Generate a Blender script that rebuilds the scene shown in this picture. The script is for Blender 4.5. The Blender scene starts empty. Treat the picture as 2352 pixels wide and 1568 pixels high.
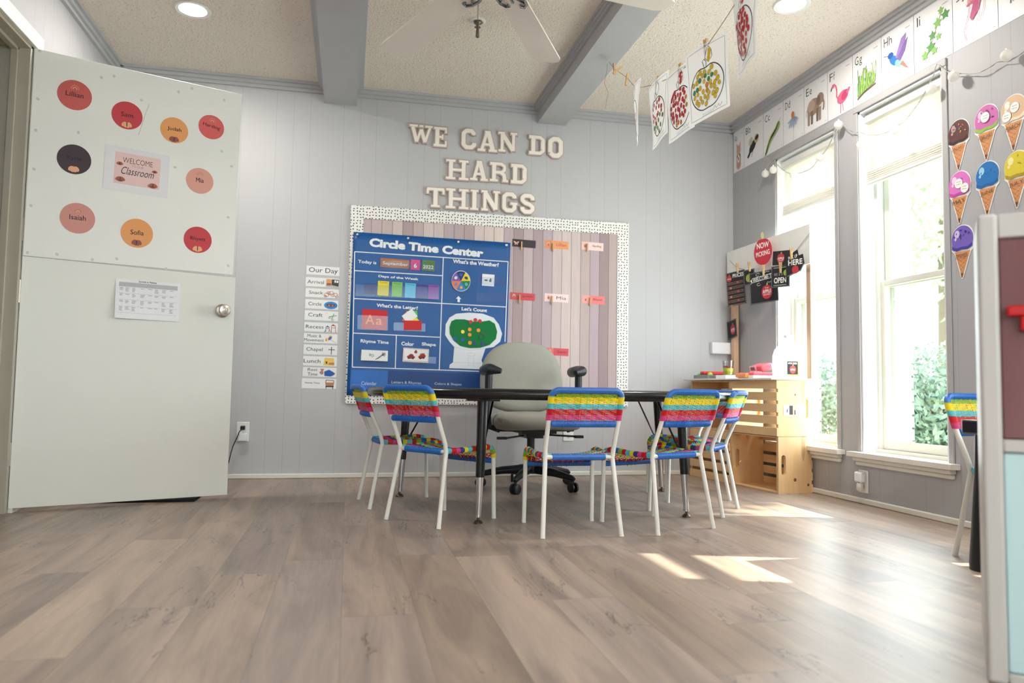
import bpy, math, random
from mathutils import Vector, Matrix
random.seed(7)
PI = math.pi
sc = bpy.context.scene
COL = sc.collection

# ------------------------------------------------------------------ camera, world, sun, exposure
CAM = Vector((0.0, 0.0, 0.56459))
FPX = 1713.236
YAW, PITCH, ROLL = 0.215059, 0.0625838, 0.0158827
cy_, sy_, cp_, sp_ = math.cos(YAW), math.sin(YAW), math.cos(PITCH), math.sin(PITCH)
FW = Vector((sy_*cp_, cy_*cp_, sp_))
_r = Vector((cy_, -sy_, 0)); _u = _r.cross(FW)
RT = _r*math.cos(ROLL) + _u*math.sin(ROLL)
UP = -_r*math.sin(ROLL) + _u*math.cos(ROLL)
cd = bpy.data.cameras.new('camera'); cam = bpy.data.objects.new('camera', cd); COL.objects.link(cam)
cam.matrix_world = Matrix(((RT.x, UP.x, -FW.x, CAM.x), (RT.y, UP.y, -FW.y, CAM.y), (RT.z, UP.z, -FW.z, CAM.z), (0, 0, 0, 1)))
cd.sensor_width = 36; cd.lens = FPX/2352*36; cd.clip_start = 0.05; cd.clip_end = 200
cd.dof.use_dof = True; cd.dof.focus_distance = 3.4; cd.dof.aperture_fstop = 2.4
sc.camera = cam

w = bpy.data.worlds.new('world'); sc.world = w; w.use_nodes = True
bg = w.node_tree.nodes['Background']; bg.inputs[0].default_value = (0.78, 0.89, 1.0, 1); bg.inputs[1].default_value = 6.0
sd = bpy.data.lights.new('sun', 'SUN'); sd.energy = 19; sd.angle = 0.012; sd.color = (1, 0.93, 0.82)
sun = bpy.data.objects.new('sun', sd); COL.objects.link(sun)
sun.rotation_euler = Vector((-1.0, 0.28, -0.70)).to_track_quat('-Z', 'Y').to_euler()
sun.location = (9, -2, 6)
sc.view_settings.view_transform = 'Standard'; sc.view_settings.look = 'None'
sc.view_settings.exposure = 0.26; sc.view_settings.gamma = 1.0; sc.view_settings.use_curve_mapping = False
sc.cycles.use_denoising = True
sc.cycles.max_bounces = 10; sc.cycles.diffuse_bounces = 6; sc.cycles.transparent_max_bounces = 16
sc.cycles.sample_clamp_indirect = 6.0

XL, XR, YB, ZC = -1.399, 2.609, 4.729, 2.44       # left wall, right wall, back wall, ceiling
YF = -2.6

def portal(loc, rot, sx, sy, energy, color=(0.90, 0.95, 1.0), name='window_daylight'):
    l = bpy.data.lights.new(name, 'AREA'); l.shape = 'RECTANGLE'; l.size = sx; l.size_y = sy; l.energy = energy; l.color = color
    o = bpy.data.objects.new(name, l); o.location = loc; o.rotation_euler = rot; COL.objects.link(o)
    return o

# ------------------------------------------------------------------ helpers
def ray(px, py): return FW + RT*((px-1176)/FPX) - UP*((py-784)/FPX)
def hit(px, py, p, n):
    d = ray(px, py); n = Vector(n); t = (Vector(p)-CAM).dot(n)/d.dot(n); return CAM + d*t
def atd(px, py, depth): return CAM + ray(px, py)*depth

def lin(c):
    c = c/255.0
    return c/12.92 if c <= 0.04045 else ((c+0.055)/1.055)**2.4
def rgb(t): return (lin(t[0]), lin(t[1]), lin(t[2]), 1)

_M = {}
def mat(name, col=(200, 200, 200), rough=0.6, metal=0.0, var=0.05, vscale=9.0, bump=0.0, bscale=60.0, spec=0.5, trans=0.0, alpha=1.0, sheen=0.0, coat=0.0):
    if name in _M: return _M[name]
    m = bpy.data.materials.new(name); m.use_nodes = True; nt = m.node_tree; b = nt.nodes['Principled BSDF']
    b.inputs['Roughness'].default_value = rough; b.inputs['Metallic'].default_value = metal
    b.inputs['Specular IOR Level'].default_value = spec; b.inputs['Alpha'].default_value = alpha
    b.inputs['Transmission Weight'].default_value = trans
    b.inputs['Coat Weight'].default_value = coat
    c = rgb(col)
    tc = nt.nodes.new('ShaderNodeTexCoord')
    if var > 0:
        n = nt.nodes.new('ShaderNodeTexNoise'); n.inputs['Scale'].default_value = vscale; n.inputs['Detail'].default_value = 4
        nt.links.new(tc.outputs['Object'], n.inputs['Vector'])
        mx = nt.nodes.new('ShaderNodeMix'); mx.data_type = 'RGBA'
        mx.inputs[6].default_value = (c[0]*(1-var), c[1]*(1-var), c[2]*(1-var), 1)
        mx.inputs[7].default_value = (min(1, c[0]*(1+var)), min(1, c[1]*(1+var)), min(1, c[2]*(1+var)), 1)
        nt.links.new(n.outputs['Fac'], mx.inputs[0]); nt.links.new(mx.outputs[2], b.inputs['Base Color'])
    else: b.inputs['Base Color'].default_value = c
    if bump > 0:
        n2 = nt.nodes.new('ShaderNodeTexNoise'); n2.inputs['Scale'].default_value = bscale; n2.inputs['Detail'].default_value = 3
        nt.links.new(tc.outputs['Object'], n2.inputs['Vector'])
        bp = nt.nodes.new('ShaderNodeBump'); bp.inputs['Strength'].default_value = bump; bp.inputs['Distance'].default_value = 0.01
        nt.links.new(n2.outputs['Fac'], bp.inputs['Height']); nt.links.new(bp.outputs[0], b.inputs['Normal'])
    _M[name] = m
    return m

class NT:
    """tiny node graph writer"""
    def __init__(s, name, rough=0.6):
        s.m = bpy.data.materials.new(name); s.m.use_nodes = True; s.t = s.m.node_tree; s.b = s.t.nodes['Principled BSDF']
        s.b.inputs['Roughness'].default_value = rough; _M[name] = s.m
        tc = s.t.nodes.new('ShaderNodeTexCoord'); s.co = tc.outputs['Object']
    def L(s, a, b): s.t.links.new(a, b)
    def math(s, op, a, b=None, c=None):
        n = s.t.nodes.new('ShaderNodeMath'); n.operation = op
        for i, v in enumerate((a, b, c)):
            if v is None: continue
            if isinstance(v, (int, float)): n.inputs[i].default_value = v
            else: s.L(v, n.inputs[i])
        return n.outputs[0]
    def xyz(s, v=None):
        n = s.t.nodes.new('ShaderNodeSeparateXYZ'); s.L(v or s.co, n.inputs[0]); return n.outputs
    def comb(s, x, y, z):
        n = s.t.nodes.new('ShaderNodeCombineXYZ')
        for i, v in enumerate((x, y, z)):
            if isinstance(v, (int, float)): n.inputs[i].default_value = v
            else: s.L(v, n.inputs[i])
        return n.outputs[0]
    def noise(s, vec, scale, detail=3, rough=0.5, dist=0.0):
        n = s.t.nodes.new('ShaderNodeTexNoise'); n.inputs['Scale'].default_value = scale; n.inputs['Detail'].default_value = detail
        n.inputs['Roughness'].default_value = rough; n.inputs['Distortion'].default_value = dist; s.L(vec, n.inputs['Vector']); return n.outputs['Fac']
    def white(s, vec):
        n = s.t.nodes.new('ShaderNodeTexWhiteNoise'); n.noise_dimensions = '3D'; s.L(vec, n.inputs['Vector']); return n.outputs['Value']
    def ramp(s, f, stops, interp='LINEAR'):
        n = s.t.nodes.new('ShaderNodeValToRGB'); e = n.color_ramp.elements; n.color_ramp.interpolation = interp
        while len(e) < len(stops): e.new(0.5)
        for i, (p, c) in enumerate(stops): e[i].position = p; e[i].color = rgb(c)
        s.L(f, n.inputs[0]); return n.outputs[0]
    def mix(s, f, a, b, mode='MIX'):
        n = s.t.nodes.new('ShaderNodeMix'); n.data_type = 'RGBA'; n.blend_type = mode
        for i, v in ((0, f), (6, a), (7, b)):
            if isinstance(v, (int, float)): n.inputs[i].default_value = v
            elif isinstance(v, tuple): n.inputs[i].default_value = rgb(v)
            else: s.L(v, n.inputs[i])
        return n.outputs[2]
    def bump(s, h, strength, dist=0.01):
        n = s.t.nodes.new('ShaderNodeBump'); n.inputs['Strength'].default_value = strength; n.inputs['Distance'].default_value = dist
        s.L(h, n.inputs['Height']); s.L(n.outputs[0], s.b.inputs['Normal'])
    def color(s, c): s.L(c, s.b.inputs['Base Color'])

def panel_wall(name, col, axis):
    g = NT(name, 0.55); x = g.xyz()[axis]
    def line(p, off, wd):
        f = g.math('FRACT', g.math('DIVIDE', g.math('ADD', x, off), p))
        return g.math('GREATER_THAN', g.math('ABSOLUTE', g.math('SUBTRACT', f, 0.5)), 0.5-wd/p)
    l = g.math('MAXIMUM', line(0.2032, 10.03, 0.0016), line(0.4064, 10.13, 0.0016))
    n = g.noise(g.co, 3.0); d = tuple(int(c*0.97) for c in col)
    base = g.mix(n, d, col)
    g.color(g.mix(g.math('MULTIPLY', l, 0.35), base, tuple(int(c*0.78) for c in col)))
    nf = g.noise(g.co, 220, 2)
    g.bump(g.math('SUBTRACT', g.math('MULTIPLY', nf, 0.12), l), 0.35, 0.004)
    return g.m
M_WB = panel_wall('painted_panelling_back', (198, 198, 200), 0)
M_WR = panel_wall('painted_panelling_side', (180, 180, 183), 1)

g = NT('laminate_planks', 0.3)
X, Y, Z = g.xyz()
row = g.math('FLOOR', g.math('DIVIDE', X, 0.183)); fx = g.math('FRACT', g.math('DIVIDE', X, 0.183))
off = g.math('MULTIPLY', g.white(g.comb(row, 3.3, 1.0)), 1.22)
yy = g.math('DIVIDE', g.math('ADD', Y, off), 1.22); cell = g.math('FLOOR', yy); fy = g.math('FRACT', yy)
rnd = g.white(g.comb(row, cell, 5.0))
tone = g.ramp(rnd, [(0, (144, 128, 116)), (0.35, (178, 160, 146)), (0.65, (160, 148, 142)), (1, (198, 177, 158))])
sv = g.comb(g.math('ADD', g.math('MULTIPLY', X, 9.0), g.math('MULTIPLY', rnd, 37)), g.math('MULTIPLY', Y, 1.1), g.math('MULTIPLY', rnd, 11))
cloud = g.noise(sv, 0.9, 5, 0.6, 1.2)
cl2 = g.math('MINIMUM', g.math('MAXIMUM', g.math('MULTIPLY', g.math('SUBTRACT', cloud, 0.32), 2.8), 0.0), 1.0)
c1 = g.mix(g.math('MULTIPLY', g.math('SUBTRACT', 1.0, cl2), 0.62), tone, (112, 98, 92))
c1 = g.mix(g.math('MULTIPLY', cl2, 0.30), c1, (216, 188, 162))
sv2 = g.comb(g.math('ADD', g.math('MULTIPLY', X, 60.0), g.math('MULTIPLY', rnd, 91)), g.math('MULTIPLY', Y, 2.2), 0.0)
grain = g.noise(sv2, 1.6, 4, 0.7, 0.6)
c2 = g.mix(g.math('MULTIPLY', grain, 0.35), c1, (120, 106, 98))
sv3 = g.comb(g.math('ADD', g.math('MULTIPLY', X, 5.0), g.math('MULTIPLY', rnd, 23)), g.math('MULTIPLY', Y, 0.9), 2.0)
cr = g.math('LESS_THAN', g.math('ABSOLUTE', g.math('SUBTRACT', g.noise(sv3, 1.7, 6, 0.62, 0.4), 0.5)), 0.0045)
msk = g.math('GREATER_THAN', g.noise(g.comb(g.math('MULTIPLY', X, 2.0), g.math('MULTIPLY', Y, 1.4), rnd), 2.0, 2), 0.57)
crk = g.math('MULTIPLY', g.math('MULTIPLY', cr, msk), 0.6)
c3 = g.mix(crk, c2, (58, 46, 42))
ed = g.math('MAXIMUM', g.math('GREATER_THAN', g.math('ABSOLUTE', g.math('SUBTRACT', fx, 0.5)), 0.4945), g.math('GREATER_THAN', g.math('ABSOLUTE', g.math('SUBTRACT', fy, 0.5)), 0.4988))
c4 = g.mix(g.math('MULTIPLY', ed, 0.38), c3, (86, 74, 68))
g.color(c4); g.L(g.math('ADD', 0.31, g.math('MULTIPLY', grain, 0.16)), g.b.inputs['Roughness'])
g.bump(g.math('SUBTRACT', g.math('MULTIPLY', grain, 0.5), g.math('ADD', ed, crk)), 0.12, 0.003)
g.b.inputs['Specular IOR Level'].default_value = 0.46
M_FLOOR = g.m

g = NT('popcorn_ceiling', 0.9)
n1 = g.noise(g.co, 95, 3, 0.6); n2 = g.noise(g.co, 42, 2)
base = g.mix(g.noise(g.co, 1.2), (247, 237, 224), (240, 228, 214))
sp = g.math('MULTIPLY', g.math('GREATER_THAN', n1, 0.635), 0.45)
g.color(g.mix(sp, base, (140, 130, 120)))
g.bump(g.math('ADD', n1, g.math('MULTIPLY', n2, 0.5)), 0.75, 0.012)
M_CEIL = g.m

g = NT('weathered_plank_paper', 0.7)
X, Y, Z = g.xyz()
k = g.math('DIVIDE', g.math('ADD', X, g.math('MULTIPLY', g.noise(g.comb(0.0, 0.0, Z), 2.0, 1), 0.012)), 0.0655); row = g.math('FLOOR', k); fx = g.math('FRACT', k)
rnd = g.white(g.comb(row, 1.0, 8.0))
tone = g.ramp(rnd, [(0, (176, 156, 158)), (0.2, (232, 216, 208)), (0.4, (196, 178, 188)), (0.6, (240, 226, 216)), (0.8, (206, 190, 196)), (1, (164, 144, 144))], 'LINEAR')
st = g.noise(g.comb(g.math('MULTIPLY', X, 40), g.math('MULTIPLY', Z, 2.5), rnd), 1.5, 5, 0.65, 0.5)
c = g.mix(g.math('MULTIPLY', st, 0.42), tone, (142, 122, 126))
ed = g.math('GREATER_THAN', g.math('ABSOLUTE', g.math('SUBTRACT', fx, 0.5)), 0.465)
g.color(g.mix(g.math('MULTIPLY', ed, 0.55), c, (92, 74, 72)))
M_PLANKPAPER = g.m

g = NT('polka_dot_border', 0.6)
v = g.t.nodes.new('ShaderNodeTexVoronoi'); v.voronoi_dimensions = '2D'; v.inputs['Scale'].default_value = 52; v.inputs['Randomness'].default_value = 0.4
X, Y, Z = g.xyz(); g.L(g.comb(X, Z, 0.0), v.inputs['Vector'])
g.color(g.mix(g.math('LESS_THAN', v.outputs['Distance'], 0.21), (243, 242, 238), (28, 28, 30)))
M_DOTS = g.m

def wood(name, a, b, ax=1, sc_=1.0):
    g = NT(name, 0.55); P = list(g.xyz()); P[ax] = g.math('MULTIPLY', P[ax], 0.10)
    n = g.noise(g.comb(*P), 26*sc_, 4, 0.6, 1.4)
    c = g.mix(n, a, b)
    kn = g.noise(g.comb(*P), 9*sc_, 2)
    g.color(g.mix(g.math('MULTIPLY', g.math('GREATER_THAN', kn, 0.72), 0.5), c, (150, 105, 66)))
    return g.m
M_PINE = wood('pine_long_grain', (240, 208, 160), (214, 170, 116), 1)
M_PINEV = wood('pine_upright_grain', (232, 198, 150), (212, 170, 118), 2)
M_POST = wood('bare_wood_post', (226, 192, 160), (200, 164, 132), 2)

def translucent(name, col, t=0.5, rough=0.8):
    g = NT(name, rough); nt = g.t; out = nt.nodes['Material Output']
    g.b.inputs['Base Color'].default_value = rgb(col)
    tr = nt.nodes.new('ShaderNodeBsdfTranslucent'); tr.inputs[0].default_value = rgb(col)
    mx = nt.nodes.new('ShaderNodeMixShader'); mx.inputs[0].default_value = t
    g.L(g.b.outputs[0], mx.inputs[1]); g.L(tr.outputs[0], mx.inputs[2]); g.L(mx.outputs[0], out.inputs[0])
    return g.m
def clear(name, tint=(255, 255, 255), gloss=0.08, rough=0.02):
    g = NT(name, rough); nt = g.t; out = nt.nodes['Material Output']
    tr = nt.nodes.new('ShaderNodeBsdfTransparent'); tr.inputs[0].default_value = rgb(tint)
    gl = nt.nodes.new('ShaderNodeBsdfGlossy'); gl.inputs['Roughness'].default_value = rough
    mx = nt.nodes.new('ShaderNodeMixShader'); mx.inputs[0].default_value = gloss
    g.L(tr.outputs[0], mx.inputs[1]); g.L(gl.outputs[0], mx.inputs[2]); g.L(mx.outputs[0], out.inputs[0])
    return g.m
M_SHADE = translucent('pleated_shade_fabric', (250, 245, 240), 0.44)
M_PAPER_T = translucent('hanging_paper', (250, 250, 250), 0.22)
M_GLOBE = translucent('frosted_globe', (252, 250, 246), 0.35, 0.4)
M_JUG = translucent('frosted_jug_plastic', (250, 250, 250), 0.55, 0.35)
M_LEAF = translucent('leaf_green', (112, 128, 100), 0.35, 0.5)
M_LEAF2 = translucent('leaf_pale_green', (170, 184, 152), 0.4, 0.5)
M_LEAF3 = translucent('leaf_blue_green', (122, 142, 128), 0.3, 0.5)
M_GLASS = clear('window_glass', (250, 255, 252), 0.05)
M_POCKET = clear('clear_vinyl_pocket', (236, 241, 250), 0.045, 0.10)
M_CUP = clear('clear_plastic_cup', (238, 240, 240), 0.10, 0.05)
def emis(name, col, s):
    g = NT(name); g.b.inputs['Emission Color'].default_value = rgb(col); g.b.inputs['Emission Strength'].default_value = s
    g.b.inputs['Base Color'].default_value = rgb(col); return g.m
M_LAMP = emis('lit_lamp_lens', (255, 250, 242), 14)

WHITE = mat('white_paint', (236, 235, 230), 0.45)
M_TRIM = mat('white_trim', (228, 225, 216), 0.4)
M_REVEAL = mat('white_reveal', (238, 240, 242), 0.5)
GREYP = mat('grey_paint', (176, 175, 176), 0.55, bump=0.1)
M_BEAM = mat('grey_beam_paint', (188, 188, 190), 0.55)
BLK = mat('black_plastic', (24, 26, 28), 0.35)
BLKM = mat('black_enamel', (16, 17, 19), 0.22, spec=0.6)
CHROME = mat('chrome', (210, 210, 212), 0.15, 1.0)
NICKEL = mat('brushed_nickel', (190, 184, 174), 0.28, 1.0)
PAPER = mat('white_card', (240, 240, 240), 0.5, var=0.01)
INK = mat('black_ink', (26, 26, 28), 0.6, var=0)
GREYINK = mat('grey_ink', (120, 120, 124), 0.6, var=0)
def C(r, gg, b, rough=0.55, var=0.03):
    return mat('tint_%d_%d_%d' % (r, gg, b), (r, gg, b), rough, var=var)

def kids(o): return [c for c in o.children]
def tag(o, label=None, cat=None, group=None, kind=None):
    if label: o['label'] = label
    if cat: o['category'] = cat
    if group: o['group'] = group
    if kind: o['kind'] = kind
    return o
def thing(name, label, cat, loc=(0, 0, 0), rz=0.0, group=None):
    o = bpy.data.objects.new(name, None); o.empty_display_size = 0.05; COL.objects.link(o)
    o.location = loc; o.rotation_euler = (0, 0, rz)
    return tag(o, label, cat, group)
def dup(root, loc=None, rz=None, label=None):
    r = root.copy(); COL.objects.link(r)
    if loc is not None: r.location = loc
    if rz is not None: r.rotation_euler = (0, 0, rz)
    if label: r['label'] = label
    for ch in list(root.children):
        c = ch.copy(); COL.objects.link(c); c.parent = r
        for g2 in list(ch.children):
            d = g2.copy(); COL.objects.link(d); d.parent = c
    return r

def frame(o, u, n):
    """matrix with local x=u, z=n (both unit), y = n x u"""
    u = Vector(u).normalized(); n = Vector(n).normalized(); v = n.cross(u); o = Vector(o)
    return Matrix(((u.x, v.x, n.x, o.x), (u.y, v.y, n.y, o.y), (u.z, v.z, n.z, o.z), (0, 0, 0, 1)))
def FB(x, z, y=YB): return frame((x, y, z), (1, 0, 0), (0, -1, 0))
def FR(y, z, x=XR): return frame((x, y, z), (0, -1, 0), (-1, 0, 0))

class MB:
    def __init__(s): s.v = []; s.f = []; s.mi = []; s.sm = []; s.ms = []; s.T = Matrix.Identity(4)
    def idx(s, m):
        if m not in s.ms: s.ms.append(m)
        return s.ms.index(m)
    def add(s, vs, fs, m, smooth=False):
        b = len(s.v); s.v += [tuple(s.T @ Vector(p)) for p in vs]; i = s.idx(m)
        for f in fs: s.f.append([b+k for k in f]); s.mi.append(i); s.sm.append(smooth)
    def box(s, x0, y0, z0, x1, y1, z1, m):
        if x0 > x1: x0, x1 = x1, x0
        if y0 > y1: y0, y1 = y1, y0
        if z0 > z1: z0, z1 = z1, z0
        s.add([(x0,y0,z0),(x1,y0,z0),(x1,y1,z0),(x0,y1,z0),(x0,y0,z1),(x1,y0,z1),(x1,y1,z1),(x0,y1,z1)],
              [(3,2,1,0),(4,5,6,7),(0,1,5,4),(1,2,6,5),(2,3,7,6),(3,0,4,7)], m)
    def tube(s, pts, r, m, seg=8, closed=False):
        pts = [Vector(p) for p in pts]; n = len(pts); rs = r if isinstance(r, (list, tuple)) else [r]*n
        rings = []; prev = None
        for i, p in enumerate(pts):
            a = pts[i-1] if (i > 0 or closed) else p; b = pts[(i+1) % n] if (i < n-1 or closed) else p
            d = (b-a).normalized()
            if prev is None: prev = d.orthogonal().normalized()
            x = (prev - d*prev.dot(d)); x = x.normalized() if x.length > 1e-6 else d.orthogonal().normalized(); prev = x; y = d.cross(x)
            rings.append([p + (x*math.cos(t)+y*math.sin(t))*rs[i] for t in [2*PI*k/seg for k in range(seg)]])
        vs = [q for rg in rings for q in rg]; fs = []
        for i in range(n if closed else n-1):
            j = (i+1) % n
            for k in range(seg): fs.append((i*seg+k, i*seg+(k+1) % seg, j*seg+(k+1) % seg, j*seg+k))
        if not closed:
            fs.append(tuple(range(seg))[::-1]); fs.append(tuple((n-1)*seg+k for k in range(seg)))
        s.add(vs, fs, m, True)
    def lathe(s, prof, m, seg=24, c=(0, 0, 0), R=None):
        vs = []; fs = []; c = Vector(c); n = len(prof)
        for (r, z) in prof:
            for k in range(seg):
                p = Vector((r*math.cos(2*PI*k/seg), r*math.sin(2*PI*k/seg), z)); p = (R @ p if R else p) + c; vs.append(p)
        for i in range(n-1):
            for k in range(seg): fs.append((i*seg+k, i*seg+(k+1) % seg, (i+1)*seg+(k+1) % seg, (i+1)*seg+k))
        if prof[0][0] > 1e-5: fs.append(tuple(range(seg))[::-1])
        if prof[-1][0] > 1e-5: fs.append(tuple((n-1)*seg+k for k in range(seg)))
        s.add(vs, fs, m, True)
    def ball(s, c, r, m, seg=16, sz=1.0):
        N = seg//2; s.lathe([(max(1e-6, r*math.sin(PI*i/N)), -r*sz*math.cos(PI*i/N)) for i in range(N+1)], m, seg, c)
    def prism(s, pts, z0, z1, m, smooth=False):
        n = len(pts); vs = [(x, y, z0) for x, y in pts] + [(x, y, z1) for x, y in pts]
        s.add(vs, [tuple(range(n))[::-1], tuple(range(n, 2*n))] + [(i, (i+1) % n, n+(i+1) % n, n+i) for i in range(n)], m, smooth)
    def mesh(s, name):
        me = bpy.data.meshes.new(name); me.from_pydata(s.v, [], s.f)
        for m in s.ms: me.materials.append(m)
        me.polygons.foreach_set('material_index', s.mi); me.polygons.foreach_set('use_smooth', s.sm); me.update()
        return me
    def build(s, name, parent=None, mtx=None, loc=None, bevel=0.0, segs=2, sub=0):
        o = bpy.data.objects.new(name, s.mesh(name)); COL.objects.link(o)
        if parent: o.parent = parent
        if mtx is not None: o.matrix_basis = mtx
        if loc is not None: o.location = loc
        if bevel > 0:
            b = o.modifiers.new('bevel', 'BEVEL'); b.width = bevel; b.segments = segs; b.limit_method = 'ANGLE'; b.angle_limit = 0.7
        if sub:
            b = o.modifiers.new('subsurf', 'SUBSURF'); b.levels = sub; b.render_levels = sub
        if any(s.sm) or bevel > 0:
            try: o.data.set_sharp_from_angle(angle=0.7)
            except Exception: pass
        return o
def arc(cx, cy, r, a0, a1, n): return [(cx+r*math.cos(math.radians(a0+(a1-a0)*i/n)), cy+r*math.sin(math.radians(a0+(a1-a0)*i/n))) for i in range(n+1)]

_TX = {}
def text_mesh(st, off=0.0, shear=0.0):
    k = (st, off, shear)
    if k in _TX: return _TX[k]
    cu = bpy.data.curves.new('t', 'FONT'); cu.body = st; cu.size = 1; cu.offset = off; cu.shear = shear; cu.resolution_u = 3; cu.space_line = 0.9; cu.align_x = 'CENTER'
    ob = bpy.data.objects.new('t', cu); COL.objects.link(ob)
    dg = bpy.context.evaluated_depsgraph_get(); dg.update()
    me = bpy.data.meshes.new_from_object(ob.evaluated_get(dg))
    vs = [(v.co.x, v.co.y) for v in me.vertices]; fs = [tuple(p.vertices) for p in me.polygons]
    bpy.data.objects.remove(ob); bpy.data.curves.remove(cu); bpy.data.meshes.remove(me)
    x0 = min(v[0] for v in vs); x1 = max(v[0] for v in vs); y0 = min(v[1] for v in vs); y1 = max(v[1] for v in vs)
    _TX[k] = ([((x-x0)/(x1-x0)-0.5, (y-y0)/(y1-y0)-0.5) for x, y in vs], fs, (x1-x0)/(y1-y0))
    return _TX[k]

class Art(MB):
    """flat artwork in local x,y; every new shape lies a hair above the last"""
    def __init__(s, z=0.0, step=0.00018, fn=None): super().__init__(); s.z = z; s.st = step; s.fn = fn
    def p(s, pts): return [s.fn(*q) for q in pts] if s.fn else pts
    def sheet(s, x0, y0, x1, y1, m, th=0.0008):
        s.box(x0, y0, s.z, x1, y1, s.z+th, m); s.z += th
    def poly(s, pts, m, up=True):
        pts = s.p(pts)
        a = sum(pts[i][0]*pts[(i+1) % len(pts)][1]-pts[(i+1) % len(pts)][0]*pts[i][1] for i in range(len(pts)))
        if a < 0: pts = pts[::-1]
        if up: s.z += s.st
        s.add([(x, y, s.z) for x, y in pts], [tuple(range(len(pts)))], m)
    def rect(s, x0, y0, x1, y1, m): s.poly([(x0, y0), (x1, y0), (x1, y1), (x0, y1)], m)
    def ell(s, cx, cy, rx, ry, m, rot=0.0, n=20, up=True):
        c, q = math.cos(math.radians(rot)), math.sin(math.radians(rot))
        s.poly([(cx+rx*math.cos(2*PI*i/n)*c-ry*math.sin(2*PI*i/n)*q, cy+rx*math.cos(2*PI*i/n)*q+ry*math.sin(2*PI*i/n)*c) for i in range(n)], m, up)
    def line(s, pts, w_, m, closed=False, up=True):
        pts = [Vector(q) for q in s.p(pts)]; n = len(pts); L_ = []; R_ = []
        for i, p in enumerate(pts):
            a = pts[i-1] if (i > 0 or closed) else p; b = pts[(i+1) % n] if (i < n-1 or closed) else p
            d = (b-a).normalized() if (b-a).length > 0 else Vector((1, 0)); q = Vector((-d.y, d.x))*(w_/2); L_.append(p+q); R_.append(p-q)
        if up: s.z += s.st
        vs = [(v.x, v.y, s.z) for v in R_]+[(v.x, v.y, s.z) for v in L_]
        s.add(vs, [(i, (i+1) % n, n+(i+1) % n, n+i) for i in range(n if closed else n-1)], m)
    def ring(s, cx, cy, rx, ry, w_, m, a0=0, a1=360, n=24):
        s.line([(cx+rx*math.cos(math.radians(a0+(a1-a0)*i/n)), cy+ry*math.sin(math.radians(a0+(a1-a0)*i/n))) for i in range(n+1)], w_, m)
    def text(s, st, x0, y0, x1, y1, m, off=0.0, rot=0.0, shear=0.0):
        """fit the ink box of the words to the given rectangle"""
        (x0, y0), (x1, y1) = s.p([(x0, y0), (x1, y1)])
        vs, fs, _ = text_mesh(st, off, shear); cx, cy = (x0+x1)/2, (y0+y1)/2; W_, H_ = abs(x1-x0), abs(y1-y0)
        c, q = math.cos(math.radians(rot)), math.sin(math.radians(rot)); s.z += s.st
        s.add([(cx+(x*W_)*c-(y*H_)*q, cy+(x*W_)*q+(y*H_)*c, s.z) for x, y in vs], fs, m)
    def scribble(s, x0, y0, x1, y1, rows, m, seed=1, w_=0.0012):
        rr = random.Random(seed)
        for i in range(rows):
            y = y1+(y0-y1)*(i+0.5)/rows; x = x0; s.z += 1e-6
            while x < x1-0.001:
                L2 = min(x1-x, rr.uniform(0.003, 0.011)); s.line([(x, y), (x+L2, y)], w_, m, up=False); x += L2+0.002

# ------------------------------------------------------------------ the room shell
def struct(name, mb, parent=None, **k):
    o = mb.build(name, parent, **k)
    if not parent: o['kind'] = 'structure'
    return o
T = 0.10
m = MB(); m.box(XL-1.6, YF-0.1, -0.06, XR+T, YB+0.12, 0, M_FLOOR); struct('floor', m)
m = MB(); m.box(XL-1.6, YF-0.1, ZC, XR+T+0.1, YB+0.12, ZC+0.08, M_CEIL); struct('ceiling', m)
m = MB(); m.box(XL-0.12, YB, 0, XR+T, YB+0.12, ZC, M_WB); struct('wall_back', m)
m = MB(); m.box(XL-1.6, YF-0.1, 0, XR+T, YF, 0.9, M_WB); m.box(XL-1.6, YF-0.1, 2.1, XR+T, YF, ZC, M_WB); m.box(XL-1.6, YF-0.1, 0.9, -0.6, YF, 2.1, M_WB); m.box(1.9, YF-0.1, 0.9, XR+T, YF, 2.1, M_WB); struct('wall_front', m)
m = MB()
for (x0, z0, x1, z1) in [(-0.6, 0.9, 1.9, 0.94), (-0.6, 2.06, 1.9, 2.1), (-0.6, 0.94, -0.56, 2.06), (1.86, 0.94, 1.9, 2.06), (0.63, 0.94, 0.67, 2.06)]: m.box(x0, YF-0.07, z0, x1, YF-0.03, z1, M_TRIM)
wf = struct('window_4', m); m = MB(); m.box(-0.56, YF-0.052, 0.94, 1.86, YF-0.049, 2.06, M_GLASS); m.build('pane', wf)  # unseen window, added behind the camera to let light in
portal((0.65, YF+0.02, 1.5), (-PI/2, 0, 0), 2.3, 1.1, 125)  # area light at the added front window, fills the room from behind
# right wall with three window openings; nearest unseen, added for a sun patch
WIN = [(2.83, 3.405, 0.262, 2.055), (3.60, 4.185, 0.262, 2.035), (1.58, 2.04, 0.262, 2.055)]
ops = sorted(WIN); m = MB(); y = YF
for (a, b, z0, z1) in ops:
    m.box(XR, y, 0, XR+T, a, ZC, M_WR); m.box(XR, a, 0, XR+T, b, z0, M_WR); m.box(XR, a, z1, XR+T, b, ZC, M_WR); y = b
m.box(XR, y, 0, XR+T, YB, ZC, M_WR); struct('wall_right', m)
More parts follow.
